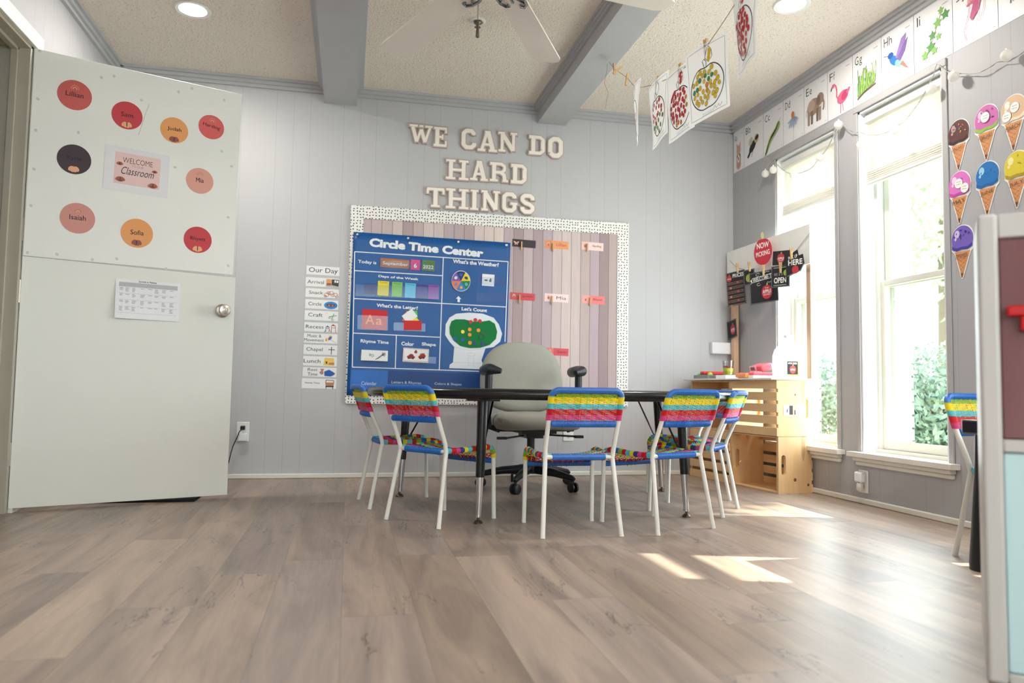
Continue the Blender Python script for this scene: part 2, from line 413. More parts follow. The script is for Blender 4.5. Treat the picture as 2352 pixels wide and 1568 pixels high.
# left wall with the doorway
DY0, DY1, DZ = 2.70, 3.585, 2.035
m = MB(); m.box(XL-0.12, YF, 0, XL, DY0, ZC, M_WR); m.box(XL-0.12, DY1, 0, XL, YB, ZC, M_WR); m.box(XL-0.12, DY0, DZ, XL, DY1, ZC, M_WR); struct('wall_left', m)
HALL = mat('hallway_paint', (120, 118, 108), 0.7)
m = MB(); m.box(XL-1.65, YF, 0, XL-1.6, YB+0.1, ZC, HALL); m.box(XL-1.6, YB-0.3, 0, XL-0.12, YB-0.25, ZC, HALL); struct('wall_hallway', m)
# exterior brick face
BR = mat('painted_brick', (236, 234, 228), 0.8, var=0.12, vscale=14)
m = MB(); y = YF-0.2; X0, X1 = XR+T+0.055, XR+T+0.16
for (a, b, z0, z1) in ops:
    a2, b2 = a-0.0, b-0.045
    m.box(X0, y, -0.4, X1, a2, 3.0, BR); m.box(X0, a2, -0.4, X1, b2, z0-0.03, BR); m.box(X0, a2, z1-0.02, X1, b2, 3.0, BR)
    k = z0
    while k < z1-0.06:      # toothed brick courses at the reveal
        m.box(X0+0.004, b2-0.012, k, X1+0.004, b2+0.002, k+0.055, BR); m.box(X0+0.004, a2-0.002, k, X1+0.004, a2+0.010, k+0.055, BR); k += 0.067
    y = b2
m.box(X0, y, -0.4, X1, YB+1.2, 3.0, BR); struct('wall_exterior', m)

# beams, crown and base trims
def crown_profile(mb, ax, a0, a1, pos, sgn, mt, z=ZC, s=1.0):
    """stepped moulding running along axis ax ('x' or 'y')"""
    for k, (dw, dz0, dz1) in enumerate([(0.050, 0.0, 0.016), (0.034, 0.016, 0.036), (0.018, 0.036, 0.055)]):
        lo, hi = z-dz1*s, z-dz0*s
        if ax == 'x': mb.box(a0, pos, lo, a1, pos+sgn*dw*s, hi, mt)
        else: mb.box(pos, a0, lo, pos+sgn*dw*s, a1, hi, mt)
n_ = 1
def trim(mb, **k):
    global n_
    o = struct('trim_%d' % n_, mb, **k); n_ += 1; return o
BEAMS = [(-0.196, 0.004, 2.33), (1.183, 1.375, 2.33)]
for (a, b, z) in BEAMS:
    m = MB(); m.box(a, YF, z, b, YB, ZC, M_BEAM); crown_profile(m, 'y', YF, YB, a, -1, M_BEAM, s=0.75); crown_profile(m, 'y', YF, YB, b, 1, M_BEAM, s=0.75); trim(m)
m = MB(); xs = [XL]+[q for b in BEAMS for q in (b[0], b[1])]+[XR]
for i in range(0, len(xs), 2): crown_profile(m, 'x', xs[i], xs[i+1], YB, -1, M_BEAM)
trim(m)
m = MB(); crown_profile(m, 'y', YF, YB, XR, -1, M_BEAM); trim(m)
m = MB(); crown_profile(m, 'y', YF, YB, XL, 1, M_BEAM); trim(m)
def base(name, ax, a0, a1, pos, sgn):
    m = MB(); hw = 0.014
    if ax == 'x': m.box(a0, pos, 0, a1, pos+sgn*hw, 0.030, M_TRIM)
    else: m.box(pos, a0, 0, pos+sgn*hw, a1, 0.030, M_TRIM)
    return struct(name, m, bevel=0.006)
base('baseboard_back', 'x', XL, XR, YB, -1); base('baseboard_right', 'y', YF, YB-0.014, XR, -1)
base('baseboard_left', 'y', DY1+0.07, YB-0.014, XL, 1)

# windows
for i, (a, b, z0, z1) in enumerate(WIN):
    xi, xo = XR, XR+T+0.052
    fr = MB()
    fr.box(xi, a, z0, xo, a+0.012, z1, M_REVEAL); fr.box(xi, b-0.012, z0, xo, b, z1, M_REVEAL); fr.box(xi, a, z1-0.012, xo, b, z1, M_REVEAL); fr.box(XR+0.07, a, z0, xo, b, z0+0.02, M_TRIM)
    # inner stops
    fr.box(XR+0.085, b-0.030, z0, XR+0.10, b-0.012, z1, M_TRIM); fr.box(XR+0.085, a+0.012, z0, XR+0.10, a+0.030, z1, M_TRIM)
    root = struct('window_%d' % (i+1), fr)
    def sash(name, x, za, zb, st, rb, rt):
        s = MB(); y0, y1 = a+0.014, b-0.014
        s.box(x, y0, za, x+0.034, y0+st, zb, M_TRIM); s.box(x, y1-st, za, x+0.034, y1, zb, M_TRIM)
        s.box(x, y0+st, za, x+0.034, y1-st, za+rb, M_TRIM); s.box(x, y0+st, zb-rt, x+0.034, y1-st, zb, M_TRIM)
        o = s.build(name, root, bevel=0.004)
        p = MB(); p.box(x+0.015, y0+st-0.002, za+rb-0.002, x+0.018, y1-st+0.002, zb-rt+0.002, M_GLASS); p.build('pane', o)
        return o
    sash('lower_sash', XR+0.10, z0+0.02, 1.155, 0.040, 0.045, 0.030)
    sash('upper_sash', XR+0.137, 1.12, z1-0.012, 0.040, 0.040, 0.035)
    sl = MB(); sl.box(XR-0.052, a-0.058, z0-0.022, XR-0.0005, b+0.062, z0+0.003, M_TRIM); sl.box(XR-0.001, a+0.001, z0+0.0004, XR+0.082, b-0.001, z0+0.003, M_TRIM); sl.build('window_sill', root, bevel=0.008, segs=3)
    ap = MB(); ap.box(XR-0.034, a-0.036, z0-0.044, XR-0.0005, b+0.04, z0-0.023, M_TRIM); ap.box(XR-0.020, a-0.030, z0-0.066, XR-0.0005, b+0.034, z0-0.0445, M_TRIM); ap.build('apron', root, bevel=0.006, segs=3)
    cs = MB(); cs.box(XR-0.010, a-0.030, z1, XR-0.0005, b+0.030, z1+0.036, GREYP); cs.box(XR-0.008, a-0.030, z0, XR-0.0005, a, z1, GREYP); cs.box(XR-0.008, b, z0, XR-0.0005, b+0.030, z1, GREYP)
    cs.build('casing', root, bevel=0.003)
    # shade: head rail, pleated fabric, gathered hem
    LBL = ['pleated off-white shade half lowered in the window beside the ice cream cutouts', 'pleated off-white shade half lowered in the far window above the orchard booth', 'pleated off-white shade in the window nearest the viewer']
    t = thing('pleated_shade', LBL[i], 'window shade', (XR+0.045, (a+b)/2, z1-0.02), 0, 'pleated shades in the windows')
    hw = (b-a)/2-0.016
    h = MB(); h.box(-0.022, -hw, -0.045, 0.022, hw, 0.0, WHITE); h.build('head_rail', t, bevel=0.006)
    zb = {0: 1.66, 1: 1.66, 2: 1.16}[i]-(z1-0.02)
    f = MB(); n = int((-0.045-(zb+0.075))/0.0105); vs = []; fs = []
    for k in range(2*n+1):
        z = -0.045-(-0.045-(zb+0.075))*k/(2*n); x = 0.008 if k % 2 else -0.008
        vs += [(x, -hw+0.004, z), (x, hw-0.004, z)]
        if k: q = 2*k; fs.append((q-2, q-1, q+1, q))
    f.add(vs, fs, M_SHADE); f.build('fabric', t)
    f = MB()
    for k in range(5): f.box(-0.013, -hw+0.003, zb+0.020+k*0.011, 0.013, hw-0.003, zb+0.0295+k*0.011, M_SHADE)
    f.build('gathered_hem', t, bevel=0.003)
    h = MB(); h.box(-0.017, -hw, zb, 0.017, hw, zb+0.019, WHITE); h.build('bottom_rail', t, bevel=0.005)
    portal((XR+0.02, (a+b)/2, (z0+1.62)/2 if i < 2 else 0.72), (0, PI/2, 0), (1.62-z0) if i < 2 else 0.85, b-a-0.04, 10.5 if i < 2 else 4, color=(0.84, 0.92, 1.0))

# door
JW = mat('aged_jamb_paint', (186, 180, 164), 0.5); CAS = mat('door_casing_paint', (232, 230, 224), 0.45)
HP = Vector((XL, DY1, 0)); DU = Vector((0.8354, 0.331, 0)).normalized(); DN = Vector((DU.y, -DU.x, 0))
m = MB()
m.box(XL-0.125, DY1-0.020, 0, XL+0.001, DY1-0.0005, DZ, JW); m.box(XL-0.125, DY0, 0, XL+0.001, DY0+0.02, DZ, JW); m.box(XL-0.125, DY0, DZ-0.02, XL+0.001, DY1, DZ, JW)
m.box(XL-0.075, DY1-0.034, 0, XL-0.045, DY1-0.020, DZ-0.02, JW); m.box(XL-0.075, DY0+0.02, DZ-0.034, XL-0.045, DY1-0.02, DZ-0.02, JW)
m.box(XL, DY0-0.06, DZ-0.006, XL+0.018, DY1+0.066, DZ+0.062, CAS); m.box(XL, DY1+0.006, 0, XL+0.018, DY1+0.066, DZ-0.006, CAS); m.box(XL, DY0-0.06, 0, XL+0.018, DY0-0.006, DZ-0.006, CAS)
door = struct('door_1', m, bevel=0.003)
def FD(u, v, off=0.0):    # frame on the door face: u metres from the hinge, v metres up
    return frame(HP + DU*u + Vector((0, 0, v)) + DN*off, DU, DN)
def duv(px, py, off=0.0):
    q = hit(px, py, HP+DN*off, DN)-HP; return q.dot(DU), q.z
DOORW = mat('door_white_gloss', (233, 233, 226), 0.38, var=0.015)
DOORP = mat('door_panel_white', (241, 241, 236), 0.42, var=0.02)
lf = MB(); cs_ = [duv(45, 607), duv(543, 641), duv(527, 1143), duv(14, 1164)]
lf.prism([(0.004, 0.02), (0.898, 0.02), (0.898, 1.095), (0.004, 1.105)], -0.036, 0, DOORW)
leaf = lf.build('lower_leaf', door, mtx=FD(0, 0), bevel=0.002)
up = MB(); up.prism([(0.004, 1.112), (0.885, 1.118), (0.892, 2.028), (0.004, 2.028)], -0.036, 0, DOORW)
upper = up.build('upper_leaf', door, mtx=FD(0, 0))
up = MB(); up.prism([(0.006, 1.104), (0.882, 1.106), (0.893, 2.028), (0.006, 2.024)], 0.0005, 0.007, DOORP)
up.build('overlay_panel', upper, mtx=Matrix.Identity(4), bevel=0.0015)
TK = mat('dried_tack', (214, 208, 200), 0.5, var=0.2, vscale=200)
tk = Art(0.0072)
for (px, py) in [(91,117),(262,175),(87,227),(82,299),(78,388),(71,472),(63,580),(131,584),(212,596),(268,594),(410,211),(515,230),(233,178),(325,230),(441,203),(509,347),(524,499),(532,382),(524,610),(382,617),(519,633),(180,304),(402,384)]:
    u, v = duv(px, py, 0.007); tk.ell(u, v, 0.006, 0.0075, TK, random.uniform(0, 90), 10, up=False)
o = tk.build('tack_mark', upper, mtx=Matrix.Identity(4)); o['kind'] = 'stuff'
s_ = Art(0.0074); q = [duv(343, 238, .007), duv(334, 262, .007), duv(318, 310, .007)]; s_.line(q, 0.0025, mat('scratch', (205, 200, 196), 0.5)); s_.build('scratch_mark', upper, mtx=Matrix.Identity(4))
# knob with rose and latch
ku, kv = duv(510, 714, 0.0)
kb = MB(); kb.lathe([(0.001, 0), (0.032, 0.0), (0.033, 0.006), (0.026, 0.010), (0.012, 0.013), (0.011, 0.028), (0.020, 0.036), (0.027, 0.046), (0.028, 0.056), (0.024, 0.064), (0.012, 0.066), (0.011, 0.064), (0.004, 0.064), (0.0005, 0.066)], NICKEL, 28)
kb.build('door_knob', leaf, mtx=Matrix.Translation((ku, kv, 0.0005)))
lt = MB(); lt.box(0.8985, kv-0.028, -0.030, 0.9005, kv+0.028, -0.006, NICKEL); lt.box(0.9005, kv-0.009, -0.024, 0.911, kv+0.006, -0.012, NICKEL); lt.build('latch_plate', leaf, mtx=Matrix.Identity(4))
hg = MB()
for hz in (1.75, 1.22): hg.tube([(0.0, hz-0.05, -0.004), (0.0, hz+0.05, -0.004)], 0.006, NICKEL)
hg.build('hinge', upper, mtx=Matrix.Identity(4))
hg = MB()
for hz in (0.25, 0.95): hg.tube([(0.0, hz-0.05, -0.004), (0.0, hz+0.05, -0.004)], 0.006, NICKEL)
hg.build('hinge', leaf, mtx=Matrix.Identity(4))

# ------------------------------------------------------------------ ceiling things
def can_light(x, y, lbl, e=13):
    t = thing('recessed_light', lbl, 'ceiling light', (x, y, ZC-0.001), 0, 'recessed ceiling lights')
    r = MB(); r.lathe([(0.066, -0.002), (0.082, -0.006), (0.088, -0.001), (0.088, 0.0), (0.066, 0.0)], WHITE, 32); r.build('trim_ring', t)
    d = MB(); d.lathe([(0.0005, -0.003), (0.066, -0.0025)], M_LAMP, 32); d.build('lens', t)
    l = bpy.data.lights.new('lamp', 'AREA'); l.shape = 'DISK'; l.size = 0.13; l.energy = e; l.color = (1.0, 0.95, 0.88)
    o = bpy.data.objects.new('lamp', l); o.parent = t; o.location = (0, 0, -0.01); COL.objects.link(o)
can_light(-0.817, 3.908, 'lit round recessed ceiling light above the open white door')
can_light(2.044, 3.137, 'lit round recessed ceiling light above the hanging apple drawings')
for (x, y, w_) in [(-0.8, 0.9, 'on the left beside the viewer'), (2.0, 0.9, 'above the white play cupboard'), (0.6, -0.9, 'in the middle behind the viewer'), (-0.8, -1.8, 'in the rear left corner behind the viewer'), (2.0, -1.8, 'in the rear right corner behind the viewer')]: can_light(x, y, 'lit round recessed ceiling light ' + w_, 17 if x > 0 or y < 0 else 4)  # out-of-view downlights, added to brighten the room

# sprinkler / detector escutcheon
t = thing('ceiling_sprinkler', 'small round white sprinkler plate on the ceiling behind the fan pull chain', 'sprinkler', (0.595, 3.671, ZC))
r = MB(); r.lathe([(0.026, -0.001), (0.030, -0.008), (0.041, -0.004), (0.042, 0), (0.026, 0)], WHITE, 28); r.build('escutcheon', t)
r = MB(); r.lathe([(0.020, 0.0), (0.020, -0.010), (0.009, -0.022), (0.006, -0.030), (0.016, -0.034), (0.001, -0.036)], mat('dull_brass', (120, 112, 98), 0.4, 0.8), 20); r.build('sprinkler_head', t)

# ceiling fan
FH = Vector((0.50, 2.694, 2.15)); BLADE = mat('pale_fan_blade', (246, 236, 225), 0.5, var=0.03)
fan = thing('ceiling_fan', 'pale bladed ceiling fan with ornate silver blade brackets and pull chain', 'ceiling fan', (FH.x, FH.y, ZC))
r = MB(); r.lathe([(0.070, 0), (0.070, -0.03), (0.018, -0.05), (0.016, -0.12), (0.05, -0.13), (0.115, -0.15), (0.13, -0.19), (0.12, -0.24), (0.07, -0.265), (0.06, -0.31), (0.03, -0.33), (0.001, -0.33)], mat('fan_silver', (170, 172, 174), 0.25, 0.9), 32); r.build('motor_housing', fan)
for ang, L_ in [(112.5, 0.89), (61, 0.83), (7, 0.76), (-53, 0.83), (-113, 0.83), (170, 0.83)]:
    R = Matrix.Translation((0, 0, FH.z-ZC)) @ Matrix.Rotation(math.radians(ang), 4, 'Z') @ Matrix.Rotation(math.radians(10), 4, 'X')
    w0, w1 = 0.058, 0.074
    pts = [(0.22, -w0), (0.24, -w0-0.004)] + [(L_-0.05, -w1)] + arc(L_-0.05, -w1+0.05, 0.05, -90, 0, 5)[1:] + arc(L_-0.05, w1-0.05, 0.05, 0, 90, 5) + [(0.24, w0+0.004), (0.22, w0)]
    b = MB(); b.prism(pts, -0.003, 0.003, BLADE); bo = b.build('blade', fan, mtx=R)
    k = MB(); S = mat('fan_bracket_silver', (160, 164, 168), 0.22, 0.95)
    for sg in (-1, 1):
        k.tube([(0.12, 0.01*sg, 0.0), (0.15, 0.045*sg, -0.004), (0.20, 0.062*sg, -0.008), (0.25, 0.058*sg, -0.008), (0.275, 0.040*sg, -0.008), (0.27, 0.024*sg, -0.008), (0.255, 0.028*sg, -0.008)], [0.007, 0.007, 0.007, 0.006, 0.006, 0.006, 0.004], S, 8)
        k.tube([(0.16, 0.0, -0.006), (0.20, 0.02*sg, -0.008), (0.25, 0.058*sg, -0.008)], 0.004, S, 6)
    k.tube([(0.11, 0, 0), (0.24, 0, -0.008)], 0.006, S, 8); k.build('blade_bracket', bo)
pc = hit(1097, 68, FH, (0, 1, 0))
ch = MB(); ch.tube([(pc.x-FH.x, -0.001, -0.33), (pc.x-FH.x, 0, pc.z-ZC+0.02)], 0.0012, mat('chain_dark', (96, 92, 86), 0.4, 0.7), 6); ch.build('pull_chain', fan)
ch = MB(); ch.lathe([(0.003, 0.028), (0.0048, 0.022), (0.0035, 0.014), (0.0055, 0.0), (0.0075, -0.026), (0.0055, -0.030), (0.001, -0.030)], mat('bronze_pull', (92, 82, 70), 0.4, 0.5), 14, (pc.x-FH.x, 0, pc.z-ZC)); ch.build('pull_knob', fan)

# ------------------------------------------------------------------ outside
m = MB(); m.box(XR+0.2, -14, -0.55, 40, 30, -0.45, mat('lawn', (150, 160, 124), 0.9, var=0.25, vscale=2)); struct('ground', m)
def shrub(name, lbl, cat, c, rad, n, mt, leaf=0.05, trunk=0.0, blobs=5, seed=1):
    rr = random.Random(seed); t = thing(name, lbl, cat, (c[0], c[1], -0.45), 0, 'shrubs and trees outside the windows')
    b = MB(); cs2 = []
    for k in range(blobs):
        a = 2*PI*k/blobs + rr.random(); d = 0.45*(k > 0)
        cs2.append((rad[0]*d*math.cos(a), rad[1]*d*math.sin(a), c[2]+0.45+rad[2]*rr.uniform(-0.35, 0.35), rr.uniform(0.55, 0.75)))
    vs = []; fs = []
    for k in range(n):
        q = rr.choice(cs2); d = Vector((rr.gauss(0, 1), rr.gauss(0, 1), rr.gauss(0, 1))).normalized()*(rr.random()**0.4)
        p = Vector((q[0]+d.x*rad[0]*q[3], q[1]+d.y*rad[1]*q[3], q[2]+d.z*rad[2]*q[3]))
        nn = (d+Vector((rr.gauss(0, .6), rr.gauss(0, .6), rr.gauss(0, .6)))).normalized(); u = nn.orthogonal().normalized()
        u = Matrix.Rotation(rr.uniform(0, 6.3), 3, nn) @ u; v = nn.cross(u); s1 = leaf*rr.uniform(0.6, 1.2); i = len(vs)
        vs += [p-u*s1, p-v*s1*0.42, p+u*s1, p+v*s1*0.42]; fs.append((i, i+1, i+2, i+3))
    b.add(vs, fs, mt); b.build('foliage', t)
    s = MB(); s.tube([(0, 0, 0), (0.03, 0.02, (c[2]+0.45)*0.6), (0.0, 0.0, c[2]+0.45)], [0.10+trunk, 0.07+trunk, 0.03+trunk], mat('bark', (120, 104, 88), 0.9, bump=0.4), 8); s.build('trunk', t)
shrub('garden_shrub', 'dense leafy green shrub close outside the nearer window', 'shrub', (4.6, 4.9, 0.25), (0.75, 0.8, 0.8), 12000, M_LEAF3, 0.034, seed=3)
shrub('garden_shrub', 'rounded green shrub seen low through the far window', 'shrub', (4.9, 7.3, 0.35), (0.9, 0.9, 0.85), 10000, M_LEAF3, 0.036, seed=5)
shrub('garden_shrub', 'paler green shrub rising behind the closest one', 'shrub', (7.6, 5.9, 0.7), (1.2, 1.2, 1.1), 9000, M_LEAF2, 0.045, seed=8)
shrub('shade_tree', 'tall airy pale green tree beyond the nearer window', 'tree', (11.5, 12.5, 4.2), (2.8, 2.8, 2.6), 4200, M_LEAF2, 0.12, 0.08, 7, 11)
shrub('shade_tree', 'dense tree outside that shades the upper window panes', 'tree', (8.0, 2.25, 5.25), (1.6, 1.05, 0.75), 3200, M_LEAF, 0.14, 0.06, 6, 21)  # out of view; added to block high sun from the two far windows
shrub('shade_tree', 'tall airy tree seen high through the far window', 'tree', (6.8, 18, 4.4), (2.6, 2.6, 2.5), 3500, M_LEAF2, 0.12, 0.08, 7, 12)

m = thing('door_mat', 'black mat on the floor behind the open white door', 'mat', (-1.0, 4.2, 0)); b = MB(); b.box(-0.34, -0.36, 0.0, 0.30, 0.33, 0.010, mat('black_rubber', (18, 18, 18), 0.9)); b.build('mat_pad', m, bevel=0.003)

# ------------------------------------------------------------------ children's chairs
YEL, GRN, TEAL, RED, PNK, BLU, NVY = C(248, 226, 40, 0.35), C(150, 190, 50, 0.35), C(96, 202, 214, 0.35), C(214, 34, 44, 0.35), C(222, 76, 140, 0.35), C(44, 112, 196, 0.35), C(60, 74, 150, 0.35)
M_FRAMEW = mat('white_enamel_tube', (238, 236, 228), 0.3)
def make_chair():
    t = thing('kids_chair', 'x', 'chair', (0, 0, 0), 0, 'woven children chairs')
    # local: +y forward, rear feet at y=0, x = +-
    def prof(sg):
        return [(0.157*sg, 0.0, 0.0), (0.139*sg, 0.048, 0.262), (0.137*sg, 0.055, 0.300), (0.139*sg, 0.046, 0.335), (0.140*sg, 0.004, 0.43), (0.141*sg, -0.034, 0.532)]
    rl = 0.0092
    for sg in (-1, 1):
        b = MB(); b.tube(prof(sg), rl, M_FRAMEW, 10); b.tube([(0.157*sg, 0, 0), (0.1565*sg, 0.0015, 0.008)], 0.0098, WHITE, 10); b.tube([(0.137*sg, 0.055, 0.300), (0.105*sg, 0.060, 0.300)], 0.0085, M_FRAMEW, 10)
        b.build('leg', t)
    for sg in (-1, 1):
        b = MB(); b.tube([(0.150*sg, 0.345, 0.0), (0.148*sg, 0.338, 0.262)], rl, M_FRAMEW, 10); b.tube([(0.150*sg, 0.345, 0), (0.150*sg, 0.345, 0.008)], 0.0098, WHITE, 10); b.build('leg', t)
    def P3(s, z): # backrest plane: s across, z height -> point, sloping and slightly curved
        y = -0.034 + (0.532-z)*0.36 - 0.010*(1-(s/0.14)**2)
        return Vector((s, y, z))
    def band(z):
        return GRN if z > 0.535 else YEL if z > 0.509 else TEAL if z > 0.489 else RED if z > 0.466 else PNK
    b = MB()
    # top tube with rounded corners, wound blue; wound side posts in colour bands
    for sg in (-1, 1):
        zz = 0.447
        while zz < 0.538:
            b.lathe([(0.0118, -0.0014), (0.0130, 0), (0.0118, 0.0014)], band(zz), 10, tuple(P3(0.140*sg, zz)-Vector((0, 0.0, 0)))); zz += 0.0029
    cor = []
    for a in range(0, 91, 15): cor.append((-0.140+0.028-0.028*math.cos(math.radians(a)), 0.534+0.026*math.sin(math.radians(a))))
    path = [P3(x, z) for x, z in cor] + [P3(x, 0.560) for x in [(-0.112+0.224*k/20) for k in range(1, 20)]] + [P3(-x, z) for x, z in cor[::-1]]
    b.tube(path, 0.0112, BLU, 10)
    for k in range(10, len(path)*3-10):
        i = k/3.0; j = int(i); fr_ = i-j; p = path[j].lerp(path[min(j+1, len(path)-1)], fr_)
        b.tube([p-Vector((0.001, 0, 0)), p+Vector((0.001, 0, 0))], 0.0126, GRN if (j < 3 or j > len(path)-4) else BLU, 8)
    # weave
    n = 26; cols = 11
    for r_ in range(n):
        z = 0.448+(0.553-0.448)*r_/(n-1); hw = 0.134 if z < 0.54 else 0.122; pts = []
        for k in range(cols*2+1):
            s = -hw+2*hw*k/(cols*2); q = P3(s, z); q.y += (0.0026 if ((k//1+r_) % 2) else -0.0026)*(1 if k % 2 == 0 or True else 0)
            q.z += 0.0012*math.sin(k*1.7+r_); pts.append(q)
        b.tube(pts, 0.00200, band(z), 5)
    for c_ in range(cols):
        s = -0.118+0.236*c_/(cols-1)
        for dx, cm in ((-0.0014, [RED, GRN, YEL, PNK][c_ % 4]), (0.0014, [YEL, TEAL, RED, GRN][c_ % 4])):
            b.tube([P3(s+dx, z) for z in (0.437, 0.47, 0.50, 0.53, 0.558)], 0.0009, cm, 4)
    bk = b.build('backrest', t)
    b = MB(); b.tube([P3(-0.128, 0.432), P3(0, 0.432), P3(0.128, 0.432)], 0.0125, BLU, 10)
    for k in range(44): s = -0.124+0.248*k/43; b.tube([P3(s-0.001, 0.432), P3(s+0.001, 0.432)], 0.0134, BLU, 8)
    b.build('back_rail', t)
    # seat
    def side(sg):
        return [(0.132*sg, 0.058, 0.304), (0.142*sg, 0.12, 0.303), (0.146*sg, 0.20, 0.306), (0.148*sg, 0.285, 0.312), (0.148*sg, 0.322, 0.305), (0.148*sg, 0.338, 0.28), (0.148*sg, 0.338, 0.262)]
    seq = [TEAL, RED, PNK, NVY, YEL, TEAL, RED, GRN, BLU, YEL, RED, TEAL, GRN, YEL]
    b = MB()
    for sg in (-1, 1):
        pth = [Vector(q) for q in side(sg)]; L_ = [0]
        for i in range(1, len(pth)): L_.append(L_[-1]+(pth[i]-pth[i-1]).length)
        N = 92
        def at(d):
            for i in range(1, len(pth)):
                if d <= L_[i] or i == len(pth)-1: return pth[i-1].lerp(pth[i], (d-L_[i-1])/(L_[i]-L_[i-1]))
        for k in range(N):
            d = L_[-1]*(k+0.5)/N; p = at(d); q = at(min(L_[-1], d+0.002)); dr = (q-p).normalized() if (q-p).length > 0 else Vector((0, 0, -1))
            b.tube([p-dr*0.0013, p+dr*0.0013], 0.0122 if k % 2 else 0.0112, seq[int(k/N*14) % 14], 8)
    # woven seat strands (across) and warp (front to back); sags in the middle
    def S(x, y):
        e = (x/0.148); front = max(0, (y-0.27)/0.068)
        z = 0.310 - 0.020*(1-e*e)*math.sin(min(1, max(0, (y-0.05)/0.20))*PI/2) - 0.052*front*front
        return Vector((x, y, z))
    N = 50
    for r_ in range(N):
        y = 0.062+(0.336-0.062)*r_/(N-1); hw = 0.132+0.016*min(1, (y-0.058)/0.14); pts = []
        for k in range(25):
            x = -hw+2*hw*k/24; q = S(x, y); q.z += 0.0030 if (k+r_) % 2 else -0.0030; pts.append(q)
        b.tube(pts, 0.0021, seq[int(r_/N*11) % 14], 5)
    for c_ in range(12):
        x = -0.125+0.25*c_/11
        b.tube([S(x, 0.052+0.29*k/12) for k in range(13)], 0.0016, [YEL, RED, GRN, PNK][c_ % 4], 5)
    b.build('seat', t)
    b = MB(); b.tube([(-0.108, 0.060, 0.300), (0.108, 0.060, 0.300)], 0.0125, BLU, 10)
    for k in range(40): s = -0.105+0.21*k/39; b.tube([(s-0.001, 0.060, 0.300), (s+0.001, 0.060, 0.300)], 0.0134, BLU, 8)
    b.build('rear_rail', t)
    b = MB(); b.tube([(-0.140, 0.338, 0.248), (0.140, 0.338, 0.248)], 0.0115, BLU, 10)
    for k in range(50): s = -0.135+0.27*k/49; b.tube([(s-0.001, 0.338, 0.248), (s+0.001, 0.338, 0.248)], 0.0124, C(30, 92, 170, 0.35), 8)
    b.build('front_rail', t)
    return t
def chair_at(rear_l, rear_r):
    """origin between the two rear feet, forward to the left of rear_l->rear_r"""
    a = Vector(rear_r)-Vector(rear_l); c = (Vector(rear_l)+Vector(rear_r))/2; ang = math.atan2(a.y, a.x)
    return (c.x, c.y, 0), ang
chair = make_chair()
CH = [((0.732, 2.761), (1.049, 2.760), 'woven rainbow child chair in the front middle, back squarely turned to the viewer'),
      ((0.171, 3.255), (0.372, 3.000), 'woven rainbow child chair at the front left corner of the black table'),
      ((0.068, 3.83), (0.112, 3.53), 'leftmost woven rainbow child chair, seen edge-on past the left end of the table'),
      ((1.196, 2.757), (1.492, 2.870), 'woven rainbow child chair at the front right of the black table'),
      ((1.655, 3.100), (1.868, 3.345), 'woven rainbow child chair turned sideways at the right end, nearest the wooden crates'),
      ((1.962, 3.60), (1.985, 3.905), 'woven rainbow child chair on the far right, half hidden behind the sideways one'),
      ((2.425, 2.295), (2.108, 2.275), 'woven rainbow child chair at the right edge beside the black table leg')]
for i, (l, r, lb) in enumerate(CH):
    loc, ang = chair_at(l, r)
    o = chair if i == 0 else dup(chair)
    o.location = loc; o.rotation_euler = (0, 0, ang); o['label'] = lb

# ------------------------------------------------------------------ kidney table
def kidney():
    pts = []
    for a in range(180, 361, 6):
        c, s = math.cos(math.radians(a)), math.sin(math.radians(a)); e = 0.85
        pts.append((0.905*abs(c)**e*(1 if c > 0 else -1), -1.0*abs(s)**e))
    pts += [(x+0.615, y+0.0) for x, y in arc(0, 0, 0.29, 10, 170, 10)]
    pts += [(x, y+0.0) for x, y in arc(0, 0, 0.325, -5, -175, 12)]
    pts += [(x-0.615, y+0.0) for x, y in arc(0, 0, 0.29, 10, 170, 10)]
    return pts
tb = thing('kidney_table', 'black kidney-shaped activity table ringed by woven child chairs', 'table', (1.02, 3.88, 0))
b = MB(); b.prism(kidney(), 0.520, 0.560, BLKM); b.build('table_top', tb, bevel=0.008, segs=3)
b = MB(); k = kidney(); b.tube([(x*0.996, y*0.996, 0.540) for x, y in k], 0.0225, mat('black_edge_band', (20, 21, 23), 0.25), 10, closed=True); b.build('edge_band', tb)
for (fx_, fy_) in [(0.546, 3.105), (1.502, 3.145), (0.275, 3.92), (1.74, 3.96)]:
    lx, ly = fx_-1.02, fy_-3.88; d = Vector((lx, ly, 0)); inn = -0.03*d.normalized()
    top = Vector((lx+inn.x, ly+inn.y, 0.522)); foot = Vector((lx, ly, 0.0)); at = lambda z: foot.lerp(top, z/0.522)
    b = MB(); b.tube([at(0.512), at(0.19)], [0.024, 0.0185], BLKM, 16)
    b.box(top.x-0.07, top.y-0.02, 0.508, top.x+0.07, top.y+0.02, 0.5195, BLKM)
    lg = b.build('leg', tb)
    b = MB(); b.tube([at(0.195), at(0.03)], [0.0165, 0.0115], CHROME, 16); b.tube([at(0.034), at(0.026)], 0.0135, CHROME, 16); b.build('chrome_sleeve', lg)
    b = MB(); b.lathe([(0.006, 0.028), (0.006, 0.016), (0.013, 0.013), (0.020, 0.005), (0.020, 0.0), (0.001, 0)], mat('glide_brass', (110, 98, 84), 0.35, 0.8), 16, tuple(foot)); b.build('glide', lg)
    b = MB(); q = at(0.515)+Vector((-lx, -ly, 0)).normalized()*0.13; b.tube([q+Vector((0, 0, 0.008)), at(0.25)], 0.0045, BLKM, 8); b.build('brace_rod', lg)

